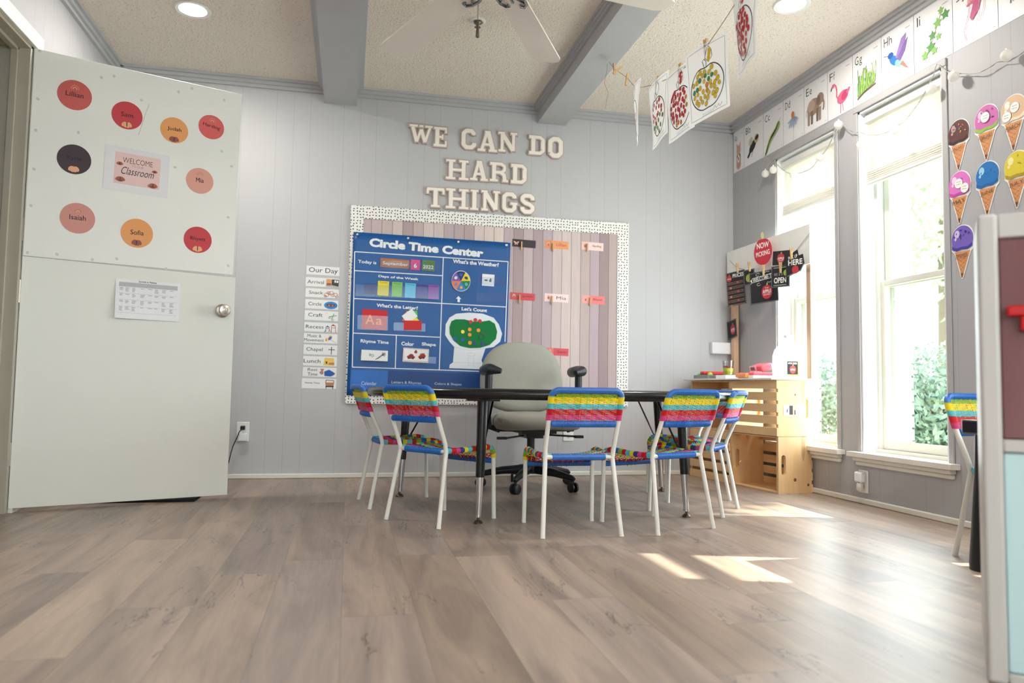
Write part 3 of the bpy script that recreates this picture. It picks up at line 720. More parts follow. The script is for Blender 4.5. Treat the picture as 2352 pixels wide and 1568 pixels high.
# ------------------------------------------------------------------ office chair behind the table
FAB = mat('sage_grey_upholstery', (160, 159, 149), 0.9, var=0.10, vscale=180, bump=0.25, bscale=500)
BP = mat('office_black_plastic', (30, 34, 38), 0.4)
oc = thing('office_chair', 'sage-grey upholstered swivel office chair with black armrests behind the table', 'office chair', (1.03, 4.17, 0), math.radians(4))
def pad(name, parent, w0, w1, h, th, M, bulge=0.02, n=12, e=3.0):
    """rounded cushion: superellipse outline w x h, thickness th; local xy outline, z thick"""
    b = MB(); vs = []; fs = []; N = 40; rings = [(0.0, 1.0), (0.35, 0.97), (0.65, 0.88), (0.85, 0.7), (0.97, 0.4), (1.0, 0.0)]
    rr = []
    for (z, s) in [(-1.0, 0.02), (-1, 0.5), (-0.97, 0.80), (-0.8, 0.93), (-0.4, 0.99), (0, 1.0), (0.4, 0.99), (0.8, 0.93), (0.97, 0.80), (1.0, 0.5), (1.0, 0.02)]:
        rr.append((z, s))
    for z, s in rr:
        for k in range(N):
            t_ = 2*PI*k/N; c_, q_ = math.cos(t_), math.sin(t_); x = abs(c_)**(2/e)*(1 if c_ > 0 else -1); y = abs(q_)**(2/e)*(1 if q_ > 0 else -1)
            wd = w0+(w1-w0)*(y*0.5+0.5); vs.append((x*s*wd, y*s*h, z*th+bulge*(x*x*s*s)))
    for i in range(len(rr)-1):
        for k in range(N): fs.append((i*N+k, i*N+(k+1) % N, (i+1)*N+(k+1) % N, (i+1)*N+k))
    fs.append(tuple(range(N))[::-1]); fs.append(tuple((len(rr)-1)*N+k for k in range(N)))
    b.add(vs, fs, FAB, True); return b.build(name, parent, mtx=M)
Rx = lambda a: Matrix.Rotation(math.radians(a), 4, 'X')
pad('backrest', oc, 0.272, 0.238, 0.212, 0.038, Matrix.Translation((0.0, 0.17, 0.632)) @ Rx(82), -0.03, e=2.6)
pad('seat_cushion', oc, 0.245, 0.235, 0.225, 0.046, Matrix.Translation((0, -0.06, 0.386)), -0.012, e=3.2)
b = MB(); b.box(-0.10, -0.16, 0.315, 0.10, 0.12, 0.338, BP); b.box(-0.05, -0.08, 0.285, 0.05, 0.08, 0.316, BP); b.box(-0.225, -0.10, 0.325, 0.225, -0.02, 0.338, BP)
b.tube([(0.06, -0.05, 0.305), (0.20, -0.12, 0.300), (0.235, -0.13, 0.300)], 0.006, BP, 8); b.box(0.215, -0.15, 0.290, 0.265, -0.12, 0.306, BP)
b.tube([(-0.06, -0.05, 0.300), (-0.19, -0.13, 0.290)], 0.006, BP, 8); b.box(-0.235, -0.14, 0.284, -0.18, -0.115, 0.298, BP)
b.tube([(0, 0.06, 0.31), (0, 0.20, 0.33), (0, 0.235, 0.42), (0, 0.215, 0.60)], [0.022, 0.022, 0.02, 0.016], BP, 10); b.box(-0.05, -0.18, 0.345, 0.05, -0.17, 0.352, BP)
b.build('mechanism', oc, bevel=0.003)
b = MB(); b.tube([(0, 0, 0.29), (0, 0, 0.20)], 0.022, BP, 16); b.tube([(0, 0, 0.21), (0, 0, 0.09)], 0.030, BP, 16); b.build('gas_column', oc)
st = MB()
st.lathe([(0.045, 0.13), (0.05, 0.11), (0.05, 0.085), (0.001, 0.08)], BP, 20)
A5 = [20, 92, 164, 236, 308]
for a in A5:
    c_, s_2 = math.cos(math.radians(a)), math.sin(math.radians(a))
    st.tube([(0.03*c_, 0.03*s_2, 0.108), (0.16*c_, 0.16*s_2, 0.098), (0.275*c_, 0.275*s_2, 0.078), (0.292*c_, 0.292*s_2, 0.070)], [0.026, 0.022, 0.016, 0.010], BP, 10)
st.build('star_base', oc)
for a in A5:
    c_, s_2 = math.cos(math.radians(a)), math.sin(math.radians(a)); b = MB(); q = Vector((0.283*c_, 0.283*s_2, 0)); tn = Vector((math.cos(math.radians(a+70)), math.sin(math.radians(a+70)), 0))
    b.tube([q+Vector((0, 0, 0.074)), q+Vector((0, 0, 0.045))], 0.008, BP, 8)
    for sg in (-1, 1):
        R3 = tn.to_track_quat('Z', 'Y').to_matrix(); b.lathe([(0.001, -0.008), (0.020, -0.008), (0.0275, -0.005), (0.0275, 0.005), (0.020, 0.008), (0.001, 0.008)], BP, 18, tuple(q+tn*0.014*sg+Vector((0, 0, 0.0275))), R3)
    b.build('caster', oc)
for sg in (-1, 1):
    b = MB(); b.tube([(0.20*sg, -0.05, 0.33), (0.262*sg, -0.05, 0.35), (0.272*sg, -0.05, 0.44), (0.268*sg, -0.05, 0.52)], [0.016, 0.018, 0.018, 0.020], BP, 10); b.tube([(0.268*sg, -0.05, 0.50), (0.268*sg, -0.05, 0.655)], 0.021, BP, 12)
    ar = b.build('armrest', oc)
    b = MB(); b.tube([(0.268*sg-0.05*sg, -0.13, 0.658), (0.268*sg, -0.10, 0.668), (0.268*sg, -0.03, 0.668), (0.268*sg, 0.06, 0.664), (0.268*sg, 0.085, 0.660)], [0.014, 0.030, 0.033, 0.030, 0.014], BP, 14)
    b.build('arm_pad', ar)

# ------------------------------------------------------------------ wooden crates of the booth
BO = Matrix.Translation((2.355, 3.787, 0)) @ Matrix.Rotation(math.radians(6.0), 4, 'Z')
CW, CL, CHh = 0.243, 0.452, 0.318
def holed(mb, x0, z0, x1, z1, y0, y1, hx, hz, hr, hl, mt):
    """plate in xz from y0 to y1 with an upright slot hole"""
    inner = arc(hx, hz+hl, hr, 0, 180, 8)+arc(hx, hz-hl, hr, 180, 360, 8); n = len(inner); outer = []
    for (x, z) in inner:
        dx, dz = x-hx, (z-hz)*0.9
        t_ = min([((x1-hx)/dx if dx > 1e-6 else (x0-hx)/dx if dx < -1e-6 else 1e9), ((z1-hz)/dz if dz > 1e-6 else (z0-hz)/dz if dz < -1e-6 else 1e9)])
        outer.append((hx+dx*t_, hz+dz*t_))
    for cxz in [(x1, z1), (x0, z1), (x0, z0), (x1, z0)]:
        i = min(range(n), key=lambda i: (outer[i][0]-cxz[0])**2+(outer[i][1]-cxz[1])**2); outer[i] = cxz
    vs = []
    for y in (y0, y1): vs += [(x, y, z) for x, z in outer]+[(x, y, z) for x, z in inner]
    fs = []
    for i in range(n):
        j = (i+1) % n; N2 = 2*n
        fs += [(i, j, n+j, n+i), (N2+i, N2+n+i, N2+n+j, N2+j), (n+i, n+j, N2+n+j, N2+n+i), (i, N2+i, N2+j, j)]
    mb.add(vs, fs, mt)
def crate(name, lbl, y0, z0, opn):
    t = thing(name, lbl, 'crate', (0, 0, 0), 0, 'stacked wooden crates of the booth'); t.matrix_world = BO @ Matrix.Translation((0, y0, z0))
    e = 0.018; W_, L2, H2 = CW, CL-0.002, CHh-0.002; hx = W_*0.18 if opn < 0 else W_*0.82
    for (ya, yb, hh) in ((0.0, e, 0), (L2-e, L2, 0)):
        b = MB(); holed(b, 0.009, 0.0, W_-0.009, H2, ya, yb, hx, H2*0.5, 0.0145, 0.042, M_PINEV)
        for kx, kz, kr in [(0.12, 0.075, 0.010), (0.21, 0.045, 0.008)] if z0 < 0.1 else [(0.125, 0.235, 0.006)]:
            if ya == 0: b.lathe([(0.0005, 0.0), (kr*0.6, 0.0004), (kr, 0.0002)], mat('knot', (120, 82, 50), 0.6), 14, (kx, -0.0003, kz), Matrix.Rotation(PI/2, 3, 'X'))
        b.build('end_panel', t, bevel=0.0)
    # slats on the side opposite the opening
    xs0 = 0.0 if opn > 0 else W_-0.009
    n = 5; g_ = 0.017; sh = (H2-g_*(n-1))/n
    for k in range(n):
        b = MB(); z = k*(sh+g_); b.box(xs0, 0, z+0.001, xs0+0.009, L2, z+sh-0.001, M_PINE); b.build('slat', t, bevel=0.0015)
    for zz in (0.0, H2-0.008):
        n2 = 3; g2 = 0.014; sw = (W_-0.02-g2*(n2-1))/n2
        for k in range(n2):
            x = 0.010+k*(sw+g2); b = MB(); b.box(x, e, zz, x+sw, L2-e, zz+0.008, M_PINE); b.build('slat', t, bevel=0.0015)
    return t
crate('wooden_crate', 'bottom pine crate nearest the window wall, open side facing the room', 0.0, 0.0, -1)
cu = crate('wooden_crate', 'upper pine crate with a white sticker on its end, slats facing the room', 0.0, CHh, 1)
crate('wooden_crate', 'bottom pine crate at the back wall end, slats facing the room', CL, 0.0, 1)
crate('wooden_crate', 'upper pine crate at the back wall end of the booth, open side facing the room', CL, CHh, -1)
a = Art(0.0); a.sheet(0, 0, 0.115, 0.060, PAPER, 0.0005); a.rect(0.038, 0.004, 0.062, 0.056, C(40, 36, 34)); a.rect(0.062, 0.004, 0.086, 0.056, C(180, 160, 140)); a.rect(0.072, 0.004, 0.080, 0.03, C(70, 56, 46)); a.scribble(0.004, 0.006, 0.034, 0.054, 6, GREYINK, 4); a.scribble(0.090, 0.01, 0.111, 0.05, 5, GREYINK, 5); a.rect(0.02, 0.018, 0.028, 0.034, C(60, 70, 150))
a.build('product_sticker', cu, mtx=frame((0.045, -0.0012, 0.118), (1, 0, 0), (0, -1, 0)))
bt = thing('booth_countertop', 'thin white board laid over the stacked crates as a counter', 'countertop'); bt.matrix_world = BO @ Matrix.Translation((0, 0, 0.6365))
b = MB(); b.box(-0.045, -0.012, 0, 0.247, 0.906, 0.010, mat('white_board', (232, 232, 228), 0.4)); b.build('board', bt, bevel=0.002)
TZ = 0.6465
def on_counter(x, y, z=0.0): return BO @ Matrix.Translation((x, y, TZ+z))

# header on two posts
for (yy, lb) in ((3.79, 'right bare wooden post carrying the orchard sign board, in front of the window'), (4.655, 'left bare wooden post carrying the orchard sign board, by the room corner')):
    t = thing('sign_post', lb, 'post', (2.580, yy, TZ if yy < 4 else 0), 0, 'posts of the orchard booth')
    b = MB(); b.box(-0.018, -0.020, 0.0, 0.018, 0.020, 1.49 - (TZ if yy < 4 else 0), M_POST); b.build('post', t, bevel=0.002)
t = thing('header_board', 'plain white board spanning the two posts above the orchard booth', 'sign board', (2.548, 4.22, 1.30)); b = MB(); b.box(-0.005, -0.475, 0, 0.005, 0.475, 0.228, mat('foam_board', (244, 243, 238), 0.6)); b.build('panel', t, bevel=0.001)

# garland string with clothespins and signs, hung just before the header
SX = 2.528
def sp_(px, py, x=SX): return hit(px, py, (x, 0, 0), (1, 0, 0))
STR = mat('jute_twine', (172, 150, 112), 0.9)
b = MB(); pts = [sp_(*q, x=2.538) for q in [(1676, 598), (1692, 614), (1720, 622), (1755, 630), (1792, 610), (1830, 574), (1862, 532)]]
b.tube(pts, 0.0016, mat('grey_string', (150, 146, 140), 0.9), 6); tag(b.build('garland_string'), 'thin string strung along the front of the white header board', 'string')
PEG = wood('clothespin_wood', (222, 186, 136), (196, 158, 108), 2, 4.0)
def clothespin():
    t = thing('clothespin', 'x', 'clothespin', (0, 0, 0))
    for sg in (-1, 1):
        b = MB(); b.prism([(-0.0048, 0.028), (0.0048, 0.028), (0.0048, -0.036), (-0.0048, -0.036)], 0.0015, 0.0065, PEG)
        b.build('prong', t, mtx=Matrix.Rotation(0.07*sg, 4, 'X') @ (Matrix.Identity(4) if sg > 0 else Matrix.Rotation(PI, 4, 'Y')))
    b = MB(); b.tube([(-0.006, 0.002, 0.0), (0.006, 0.002, 0.0)], 0.0038, NICKEL, 8); b.build('spring', t)
    return t
pin0 = [None]
def pin(mtx, lbl, group, s=1.0):
    if pin0[0] is None: pin0[0] = clothespin(); o = pin0[0]
    else: o = dup(pin0[0])
    o['label'] = lbl; o['group'] = group; o.matrix_basis = mtx @ Matrix.Scale(s, 4); return o
GP = 'clothespins on the booth garland'
def rl(px, py, rot=0.0, x=SX, dx=0.0):
    q = sp_(px, py, x-dx); return frame(q, (0, -1, 0), (-1, 0, 0)) @ Matrix.Rotation(math.radians(rot), 4, 'Z')
DK = C(34, 34, 38, 0.6); SGN = C(196, 48, 66, 0.6); LGR = C(176, 188, 80, 0.6); WH = C(244, 244, 240, 0.6, 0.0); FRM = C(150, 152, 154, 0.6)
def apple(a, cx, cy, r, body, stem, e=1.12):
    pts = []
    for i in range(28):
        t_ = 2*PI*i/28; k = 1 - 0.10*math.exp(-((t_-PI/2)/0.35)**2) - 0.05*math.exp(-((t_-3*PI/2)/0.3)**2)
        pts.append((cx+r*k*math.cos(t_), cy+r*e*k*math.sin(t_)))
    a.ell(cx+r*0.08, cy+r*e*1.02, r*0.14, r*0.30, stem, -8); a.poly(pts, body)
ZS = lambda x, y: (1600+x*0.2296, 500+y*0.2296)
def sign(name, lbl, cat, cx, cy, w_, h_, rot, fn, dx=0.0, **k):
    """sign centred at zoom pixel cx,cy ; w_,h_ metres"""
    px, py = ZS(cx, cy); a = Art(0.0); fn(a, w_/2, h_/2); yw = k.get('yaw', 20); q = sp_(px, py, SX-dx-(0.03 if yw else 0)); o = a.build(name, mtx=frame(q, (math.sin(math.radians(yw)), -math.cos(math.radians(yw)), 0), (-math.cos(math.radians(yw)), -math.sin(math.radians(yw)), 0)) @ Matrix.Rotation(math.radians(rot), 4, 'Z')); return tag(o, lbl, cat, 'signs on the orchard booth')
def dark(a, w2, h2, border=True):
    a.sheet(-w2, -h2, w2, h2, DK, 0.001)
    if border: a.line([(-w2+.004, -h2+.004), (w2-.004, -h2+.004), (w2-.004, h2-.004), (-w2+.004, h2-.004)], 0.003, FRM, closed=True)
def f_now(a, w2, h2):
    pts = []
    for i in range(36):
        t_ = 2*PI*i/36; pts.append((w2*0.97*math.cos(t_)*(1-0.06*math.sin(t_)), -0.022+(h2-0.022)*math.sin(t_)*(1-0.10*math.exp(-((t_-PI/2)/0.4)**2))))
    a.prism(pts, 0, 0.0012, SGN); a.z = 0.0013; a.ell(-0.003, h2-0.030, 0.012, 0.022, C(226, 214, 150), 8)
    a.text('NOW', -0.046, -0.002, 0.046, 0.034, WH, 0.02, 3); a.text('PICKING', -0.052, -0.050, 0.052, -0.020, WH, 0.015, 6)
sign('apple_sign', 'red apple shaped sign reading NOW PICKING at the middle of the garland', 'sign', 664, 300, 0.140, 0.215, 0, f_now, 0.012)
def f_prices(a, w2, h2):
    dark(a, w2, h2); a.text('PRICES', -0.022, h2-0.040, w2-0.008, h2-0.014, WH, 0.02); apple(a, -w2+0.026, h2-0.040, 0.020, SGN, LGR); a.text('APPLE', -w2+0.010, h2-0.047, -w2+0.042, h2-0.038, WH)
    for i in range(6):
        y = h2-0.075-i*0.030; a.ell((-1)**i*0.03-0.012, y, 0.008, 0.008, C(222, 130, 60) if i % 2 else SGN); a.scribble(-w2+0.012, y-0.010, w2-0.012, y+0.010, 2, C(200, 150, 130), 20+i, 0.0025)
sign('price_list', 'tall black PRICES chalk card hanging at the left end of the garland', 'sign', 395, 705, 0.155, 0.225, 4, f_prices, 0.014)
def f_small(a, w2, h2): dark(a, w2, h2); apple(a, 0.0, -0.005, 0.024, LGR, C(120, 140, 60))
sign('apple_card', 'small dark card with a green apple, half hidden behind the welcome sign', 'sign', 525, 595, 0.088, 0.100, 3, f_small, 0.002)
def f_wel(a, w2, h2):
    dark(a, w2, h2); a.line([(-w2+.02, h2-.062), (w2-.018, h2-.050), (w2-.018, h2-.024), (-w2+.02, h2-.036)], 0.0025, WH, closed=True); a.text('WELCOME TO', -w2+0.026, h2-0.057, w2-0.024, h2-0.030, WH, 0.015, 4)
    a.poly([(-w2+.020, h2-.062), (-w2+.006, h2-.075), (-w2+.016, h2-.060), (-w2+.006, h2-.048), (-w2+.020, h2-.040)], WH)
    a.ring(-0.04, h2-0.018, 0.014, 0.008, 0.002, WH, 0, 300); a.ring(0.03, h2-0.016, 0.02, 0.006, 0.002, WH, 20, 200); a.ring(-0.035, h2-0.080, 0.014, 0.008, 0.002, WH, 60, 340); a.ring(0.045, h2-0.072, 0.014, 0.006, 0.002, WH, 180, 360)
    apple(a, 0.024, -0.035, 0.040, SGN, LGR); a.text('THE', 0.010, -0.014, 0.038, -0.006, WH); a.text('APPLE', -0.008, -0.042, 0.056, -0.020, WH, 0.02); a.text('ORCHARD', -0.004, -0.056, 0.052, -0.046, WH)
sign('welcome_sign', 'large black sign reading WELCOME TO the apple orchard below the red apple', 'sign', 672, 690, 0.212, 0.200, 3, f_wel, 0.008)
def f_card(a, w2, h2): dark(a, w2, h2, False); apple(a, -0.012, -0.002, 0.026, SGN, LGR); a.text('APPLE', -0.032, -0.010, 0.010, 0.004, WH, 0.02); a.text('ORCHARD', -0.028, -0.019, 0.006, -0.013, WH)
sign('apple_card', 'landscape dark card with a red apple, left of the HERE arrow', 'sign', 860, 400, 0.140, 0.085, -4, f_card, 0.013)
def f_here(a, w2, h2):
    a.prism([(-w2, -h2), (w2*0.55, -h2*0.72), (w2, -h2*0.2), (w2*0.9, h2*0.55), (w2*0.45, h2*0.5), (w2*0.35, h2), (-w2, h2*0.55)], 0, 0.001, DK); a.z = 0.0012
    a.line([(-w2+.004, -h2+.006), (w2*0.5, -h2*0.68), (w2*.94, -h2*0.2)], 0.003, FRM); a.text('PICK UP', -0.042, 0.026, 0.020, 0.046, WH, 0.01, 6); a.text('HERE', -0.045, -0.012, 0.050, 0.020, WH, 0.025, -4); apple(a, 0.0, -0.040, 0.022, SGN, LGR)
sign('arrow_sign', 'black arrow shaped sign reading PICK UP HERE at the right end of the garland', 'sign', 985, 450, 0.125, 0.150, 4, f_here, 0.006)
def f_open(a, w2, h2):
    dark(a, w2, h2); a.text('we are', -0.045, 0.004, 0.016, 0.022, C(160, 160, 160), 0.0); a.text('OPEN', -0.044, -0.040, 0.042, -0.006, WH, 0.025); apple(a, 0.040, 0.018, 0.017, LGR, C(120, 140, 60)); a.line([(-0.046, -0.052), (0.046, -0.052)], 0.002, WH); a.line([(-0.046, 0.052), (0.046, 0.052)], 0.002, WH)
sign('open_sign', 'square dark sign reading WE ARE OPEN with a small green apple', 'sign', 838, 585, 0.130, 0.130, -1, f_open, 0.016)
def f_post(a, w2, h2): dark(a, w2, h2); apple(a, 0.012, -0.004, 0.032, SGN, LGR); a.text('APPLE', -0.012, -0.012, 0.036, 0.004, WH, 0.02); a.text('ORCHARD', -0.008, -0.022, 0.032, -0.015, WH)
sign('apple_card', 'dark card with a red apple pinned alone on the left wooden post', 'sign', 355, 1115, 0.125, 0.125, 8, f_post, -0.031, yaw=0)
for (x, y, r_, lb) in [(408, 495, 4, 'clothespin over the PRICES card'), (528, 480, 8, 'clothespin over the small green apple card'), (668, 515, 2, 'clothespin under the red NOW PICKING apple'), (838, 490, 0, 'clothespin on top of the WE ARE OPEN sign'), (948, 350, 0, 'clothespin holding the HERE arrow')]:
    px, py = ZS(x, y); pin(rl(px, py, r_, dx=0.056), lb, GP, 1.0)

# counter items
t = thing('toy_cash_register', 'pink and orange toy cash register on the booth counter', 'toy'); t.matrix_world = on_counter(0.06, 0.285) @ Matrix.Rotation(math.radians(-6), 4, 'Z')
PK, PK2, ORG = C(240, 110, 122, 0.35), C(246, 190, 190, 0.35), C(250, 156, 84, 0.35)
# local: front towards -x, long side along y
b = MB(); b.box(-0.055, -0.085, 0.0, 0.10, 0.10, 0.018, C(244, 226, 222, 0.35)); b.prism([(-0.05, -0.08), (0.095, -0.08), (0.095, 0.095), (-0.05, 0.095)], 0.018, 0.036, PK); b.build('base', t, bevel=0.006, segs=3)
b = MB(); b.box(-0.075, -0.03, 0.004, -0.045, 0.095, 0.030, ORG); b.build('drawer', t, bevel=0.008, segs=3)
b = MB(); b.T = Matrix.Translation((0.02, 0.0, 0.036)) @ Matrix.Rotation(math.radians(-18), 4, 'Y'); b.box(0.0, -0.065, 0.0, 0.075, 0.075, 0.040, PK); b.T = Matrix.Identity(4)
b.build('console', t, bevel=0.010, segs=3)
b = MB(); b.T = Matrix.Translation((0.016, 0.0, 0.040)) @ Matrix.Rotation(math.radians(-18), 4, 'Y'); b.box(-0.002, -0.005, 0.004, 0.004, 0.065, 0.036, PK2); b.box(-0.0035, 0.008, 0.010, -0.001, 0.052, 0.030, C(96, 84, 88, 0.3)); b.build('display', t, bevel=0.001)
b = MB()
for i in range(3):
    for j in range(4): b.box(-0.038+i*0.018, -0.070+j*0.015, 0.036, -0.026+i*0.018, -0.060+j*0.015, 0.041, PK2)
b.build('keypad', t, bevel=0.001)
t = thing('cider_jug', 'frosted plastic gallon jug with a black apple cider label on the counter', 'jug'); t.matrix_world = on_counter(0.150, 0.085) @ Matrix.Rotation(math.radians(0), 4, 'Z')
b = MB(); vs = []
def sq(r, e=4.0, n=36): return [(abs(math.cos(2*PI*k/n))**(2/e)*(1 if math.cos(2*PI*k/n) > 0 else -1)*r, abs(math.sin(2*PI*k/n))**(2/e)*(1 if math.sin(2*PI*k/n) > 0 else -1)*r) for k in range(n)]
lv = [(0.066, 0.0, 4.5), (0.073, 0.006, 4.5), (0.075, 0.05, 4.5), (0.075, 0.13, 4.0), (0.070, 0.165, 3.0), (0.055, 0.190, 2.3), (0.034, 0.208, 2), (0.022, 0.217, 2), (0.021, 0.238, 2)]; N = 36; fs = []
for r_, z, e in lv: vs += [(x, y, z) for x, y in sq(r_, e)]
for i in range(len(lv)-1):
    for k in range(N): fs.append((i*N+k, i*N+(k+1) % N, (i+1)*N+(k+1) % N, (i+1)*N+k))
fs.append(tuple(range(N))[::-1]); b.add(vs, fs, M_JUG, True); b.build('body', t)
b = MB(); b.tube([(0.035, 0.035, 0.200), (0.062, 0.062, 0.188), (0.070, 0.070, 0.14), (0.060, 0.060, 0.11)], 0.009, M_JUG, 10); b.build('handle', t)
b = MB(); b.lathe([(0.024, 0.236), (0.024, 0.250), (0.022, 0.252), (0.001, 0.252)], mat('white_cap', (246, 246, 244), 0.4), 24); b.build('cap', t)
a = Art(0.0); a.sheet(-0.036, -0.040, 0.036, 0.036, C(240, 222, 40), 0.0005); a.sheet(-0.041, -0.034, 0.031, 0.040, DK, 0.0006); a.text('APPLE CIDER', -0.036, 0.024, 0.026, 0.034, WH, 0.02); apple(a, -0.004, -0.006, 0.021, C(216, 70, 64), C(226, 190, 120)); a.text('APPLE', -0.020, -0.012, 0.012, -0.002, WH, 0.02)
a.build('jug_label', t, mtx=frame((-0.030, -0.0765, 0.056), (1, 0.0, 0), (0.0, -1, 0)))
t = thing('plastic_cup', 'clear plastic cup half filled with yellow liquid beside the left post', 'cup'); t.matrix_world = on_counter(0.085, 0.585, 0.022)
b = MB(); b.lathe([(0.028, 0), (0.030, 0.001), (0.037, 0.095), (0.0355, 0.095), (0.029, 0.004), (0.001, 0.004)], M_CUP, 28); b.build('cup_wall', t)
b = MB(); b.lathe([(0.0285, 0.0045), (0.0325, 0.046), (0.001, 0.046)], C(214, 206, 60, 0.2), 28); b.build('liquid', t)
b = MB(); b.lathe([(0.0325, 0.055), (0.034, 0.056), (0.034, 0.060), (0.0325, 0.061)], C(200, 60, 50), 28); b.build('red_band', t)
t = thing('white_block', 'small white box under the plastic cup at the front of the counter', 'box'); t.matrix_world = on_counter(0.045, 0.535); b = MB(); b.box(-0.03, -0.025, 0, 0.075, 0.085, 0.022, PAPER); b.build('box_body', t, bevel=0.002)
t = thing('metal_tray', 'low grey metal tray holding play food at the back-wall end of the counter', 'tray'); t.matrix_world = on_counter(0.085, 0.77)
TM = mat('dull_galvanised', (150, 152, 154), 0.4, 0.7); b = MB(); b.box(-0.075, -0.075, 0, 0.075, 0.075, 0.003, TM)
for (x0, y0, x1, y1) in [(-0.085, -0.085, 0.085, -0.075), (-0.085, 0.075, 0.085, 0.085), (-0.085, -0.075, -0.075, 0.075), (0.075, -0.075, 0.085, 0.075)]: b.box(x0, y0, 0.0, x1, y1, 0.026, TM)
b.build('tray_body', t, bevel=0.002)
b = MB(); b.T = on_counter(0.085, 0.77, 0.024); b.prism([(-0.08, -0.02), (0.06, -0.055), (0.075, -0.03), (-0.065, 0.04)], 0.004, 0.026, C(220, 44, 46, 0.4)); b.T = Matrix.Identity(4); tag(b.build('toy_scoop', bevel=0.006), 'red toy piece lying across the grey metal tray', 'toy')
b = MB(); b.T = on_counter(0.04, 0.72, 0.026); b.ball((0, 0, 0), 0.019, C(190, 220, 60, 0.4)); b.T = Matrix.Identity(4); tag(b.build('toy_apple'), 'round yellow-green toy fruit in the tray, nearer the cup', 'toy')
b = MB(); b.T = on_counter(0.02, 0.82, 0.024); b.ball((0, 0, 0), 0.014, C(120, 210, 70, 0.4)); b.T = Matrix.Identity(4); tag(b.build('toy_lime'), 'small bright green toy fruit at the far side of the tray', 'toy')
t = thing('wall_box', 'small white plastic box fixed low on the back wall by the room corner', 'box', (2.513, YB, 0.862)); b = MB(); b.box(-0.083, -0.04, -0.040, 0.083, -0.001, 0.040, mat('gloss_white_plastic', (236, 236, 240), 0.3)); b.build('box_shell', t, bevel=0.006, segs=3)

# ------------------------------------------------------------------ outlets
def outlet(lbl, M, wid=0.072, hgt=0.116):
    t = thing('wall_outlet', lbl, 'outlet'); t.matrix_world = M
    b = MB(); b.box(-wid/2, -hgt/2, 0.0, wid/2, hgt/2, 0.006, mat('outlet_white', (242, 242, 238), 0.35)); b.build('cover_plate', t, bevel=0.003)
    for v in (0.027, -0.027):
        a = Art(0.0062); a.ell(0, v, 0.017, 0.014, C(228, 228, 224)); a.rect(-0.008, v-0.004, -0.006, v+0.006, INK); a.rect(0.005, v-0.004, 0.007, v+0.006, INK); a.ell(0, v-0.009, 0.0025, 0.0025, INK); a.build('receptacle', t)
    return t
q = hit(558, 991, (0, YB, 0), (0, 1, 0)); outlet('white wall outlet beside the door with a black cord plugged in', FB(q.x, q.z, YB-0.0005))
t = thing('power_cord', 'black power cord with plug running from the left wall outlet down behind the door', 'cord', (q.x, YB, q.z))
b = MB(); b.box(-0.012, -0.030, 0.012, 0.014, -0.0065, 0.036, BLK); b.build('plug', t, bevel=0.004)
b = MB(); b.tube([(0.0, -0.028, 0.022), (-0.016, -0.040, 0.0), (-0.030, -0.036, -0.04), (-0.048, -0.03, -0.08), (-0.058, -0.03, -0.12), (-0.07, -0.03, -0.18), (-0.12, -0.03, q.z*-1+0.03)], 0.003, BLK, 8); b.build('cable', t)
t = thing('plug_adapter', 'small white plug adapter in the lower socket of the left outlet', 'plug', (q.x, YB, q.z)); b = MB(); b.box(-0.026, -0.034, -0.055, 0.026, -0.0065, -0.008, mat('adapter_white', (235, 238, 240), 0.4)); b.build('adapter_body', t, bevel=0.005)
q = hit(1305, 992, (0, YB, 0), (0, 1, 0)); outlet('white double wall outlet seen under the table right of the office chair', FB(q.x, q.z, YB-0.0005))
q = hit(1985, 1105, (XR, 0, 0), (1, 0, 0)); outlet('white wall outlet under the windows with a white plug-in', FR(q.y, q.z, XR-0.0005))
t = thing('plug_in_freshener', 'white plug-in gadget on the outlet under the windows', 'plug-in', (XR, q.y, q.z)); b = MB(); b.box(-0.045, -0.028, -0.005, -0.0065, 0.024, 0.050, mat('adapter_white', (235, 238, 240), 0.4)); b.build('plug_body', t, bevel=0.010, segs=3)
b = MB(); b.lathe([(0.012, 0.0), (0.016, -0.01), (0.017, -0.036), (0.012, -0.044), (0.001, -0.044)], mat('clear_bottle', (214, 208, 200), 0.2), 16, (-0.030, -0.004, -0.006)); b.build('refill_bottle', t)

# ------------------------------------------------------------------ right foreground: play cupboard, black table
cb = thing('play_cupboard', 'tall white play cupboard at the right edge with rose upper and pale blue lower door', 'cupboard', (1.255, 1.285, 0), math.radians(-43))
RO, PB = C(120, 78, 80, 0.15), C(192, 222, 226, 0.25); CWH = mat('cupboard_white', (198, 195, 192), 0.45)
b = MB(); b.box(0.004, -0.012, 0.0, 0.040, 0.30, 0.935, CWH); b.build('side_panel', cb, bevel=0.008, segs=3)
FU = Vector((0.62, -0.785, 0)).normalized()
b = MB(); b.box(0.040, 0.0, 0.885, 0.46, 0.30, 0.935, CWH); b.box(0.040, 0.0, 0.452, 0.46, 0.30, 0.478, CWH); b.box(0.040, 0.0, 0.0, 0.46, 0.30, 0.020, CWH); b.box(0.44, -0.012, 0.0, 0.48, 0.30, 0.935, CWH); b.box(0.040, 0.288, 0.02, 0.46, 0.30, 0.93, CWH); b.build('carcass', cb, bevel=0.004)
b = MB(); b.box(0.041, 0.006, 0.479, 0.439, 0.020, 0.884, RO); up_ = b.build('upper_door', cb, bevel=0.003); up_['label'] = 'glossy dusky rose door'
b = MB(); b.box(0.041, 0.006, 0.021, 0.439, 0.020, 0.451, PB); lo_ = b.build('lower_door', cb, bevel=0.003); lo_['label'] = 'pale blue door'
q = Matrix.Rotation(math.radians(43), 3, 'Z') @ (hit(2336, 716, (1.255, 1.285, 0), (0.682, 0.731, 0))-Vector((1.255, 1.285, 0)))
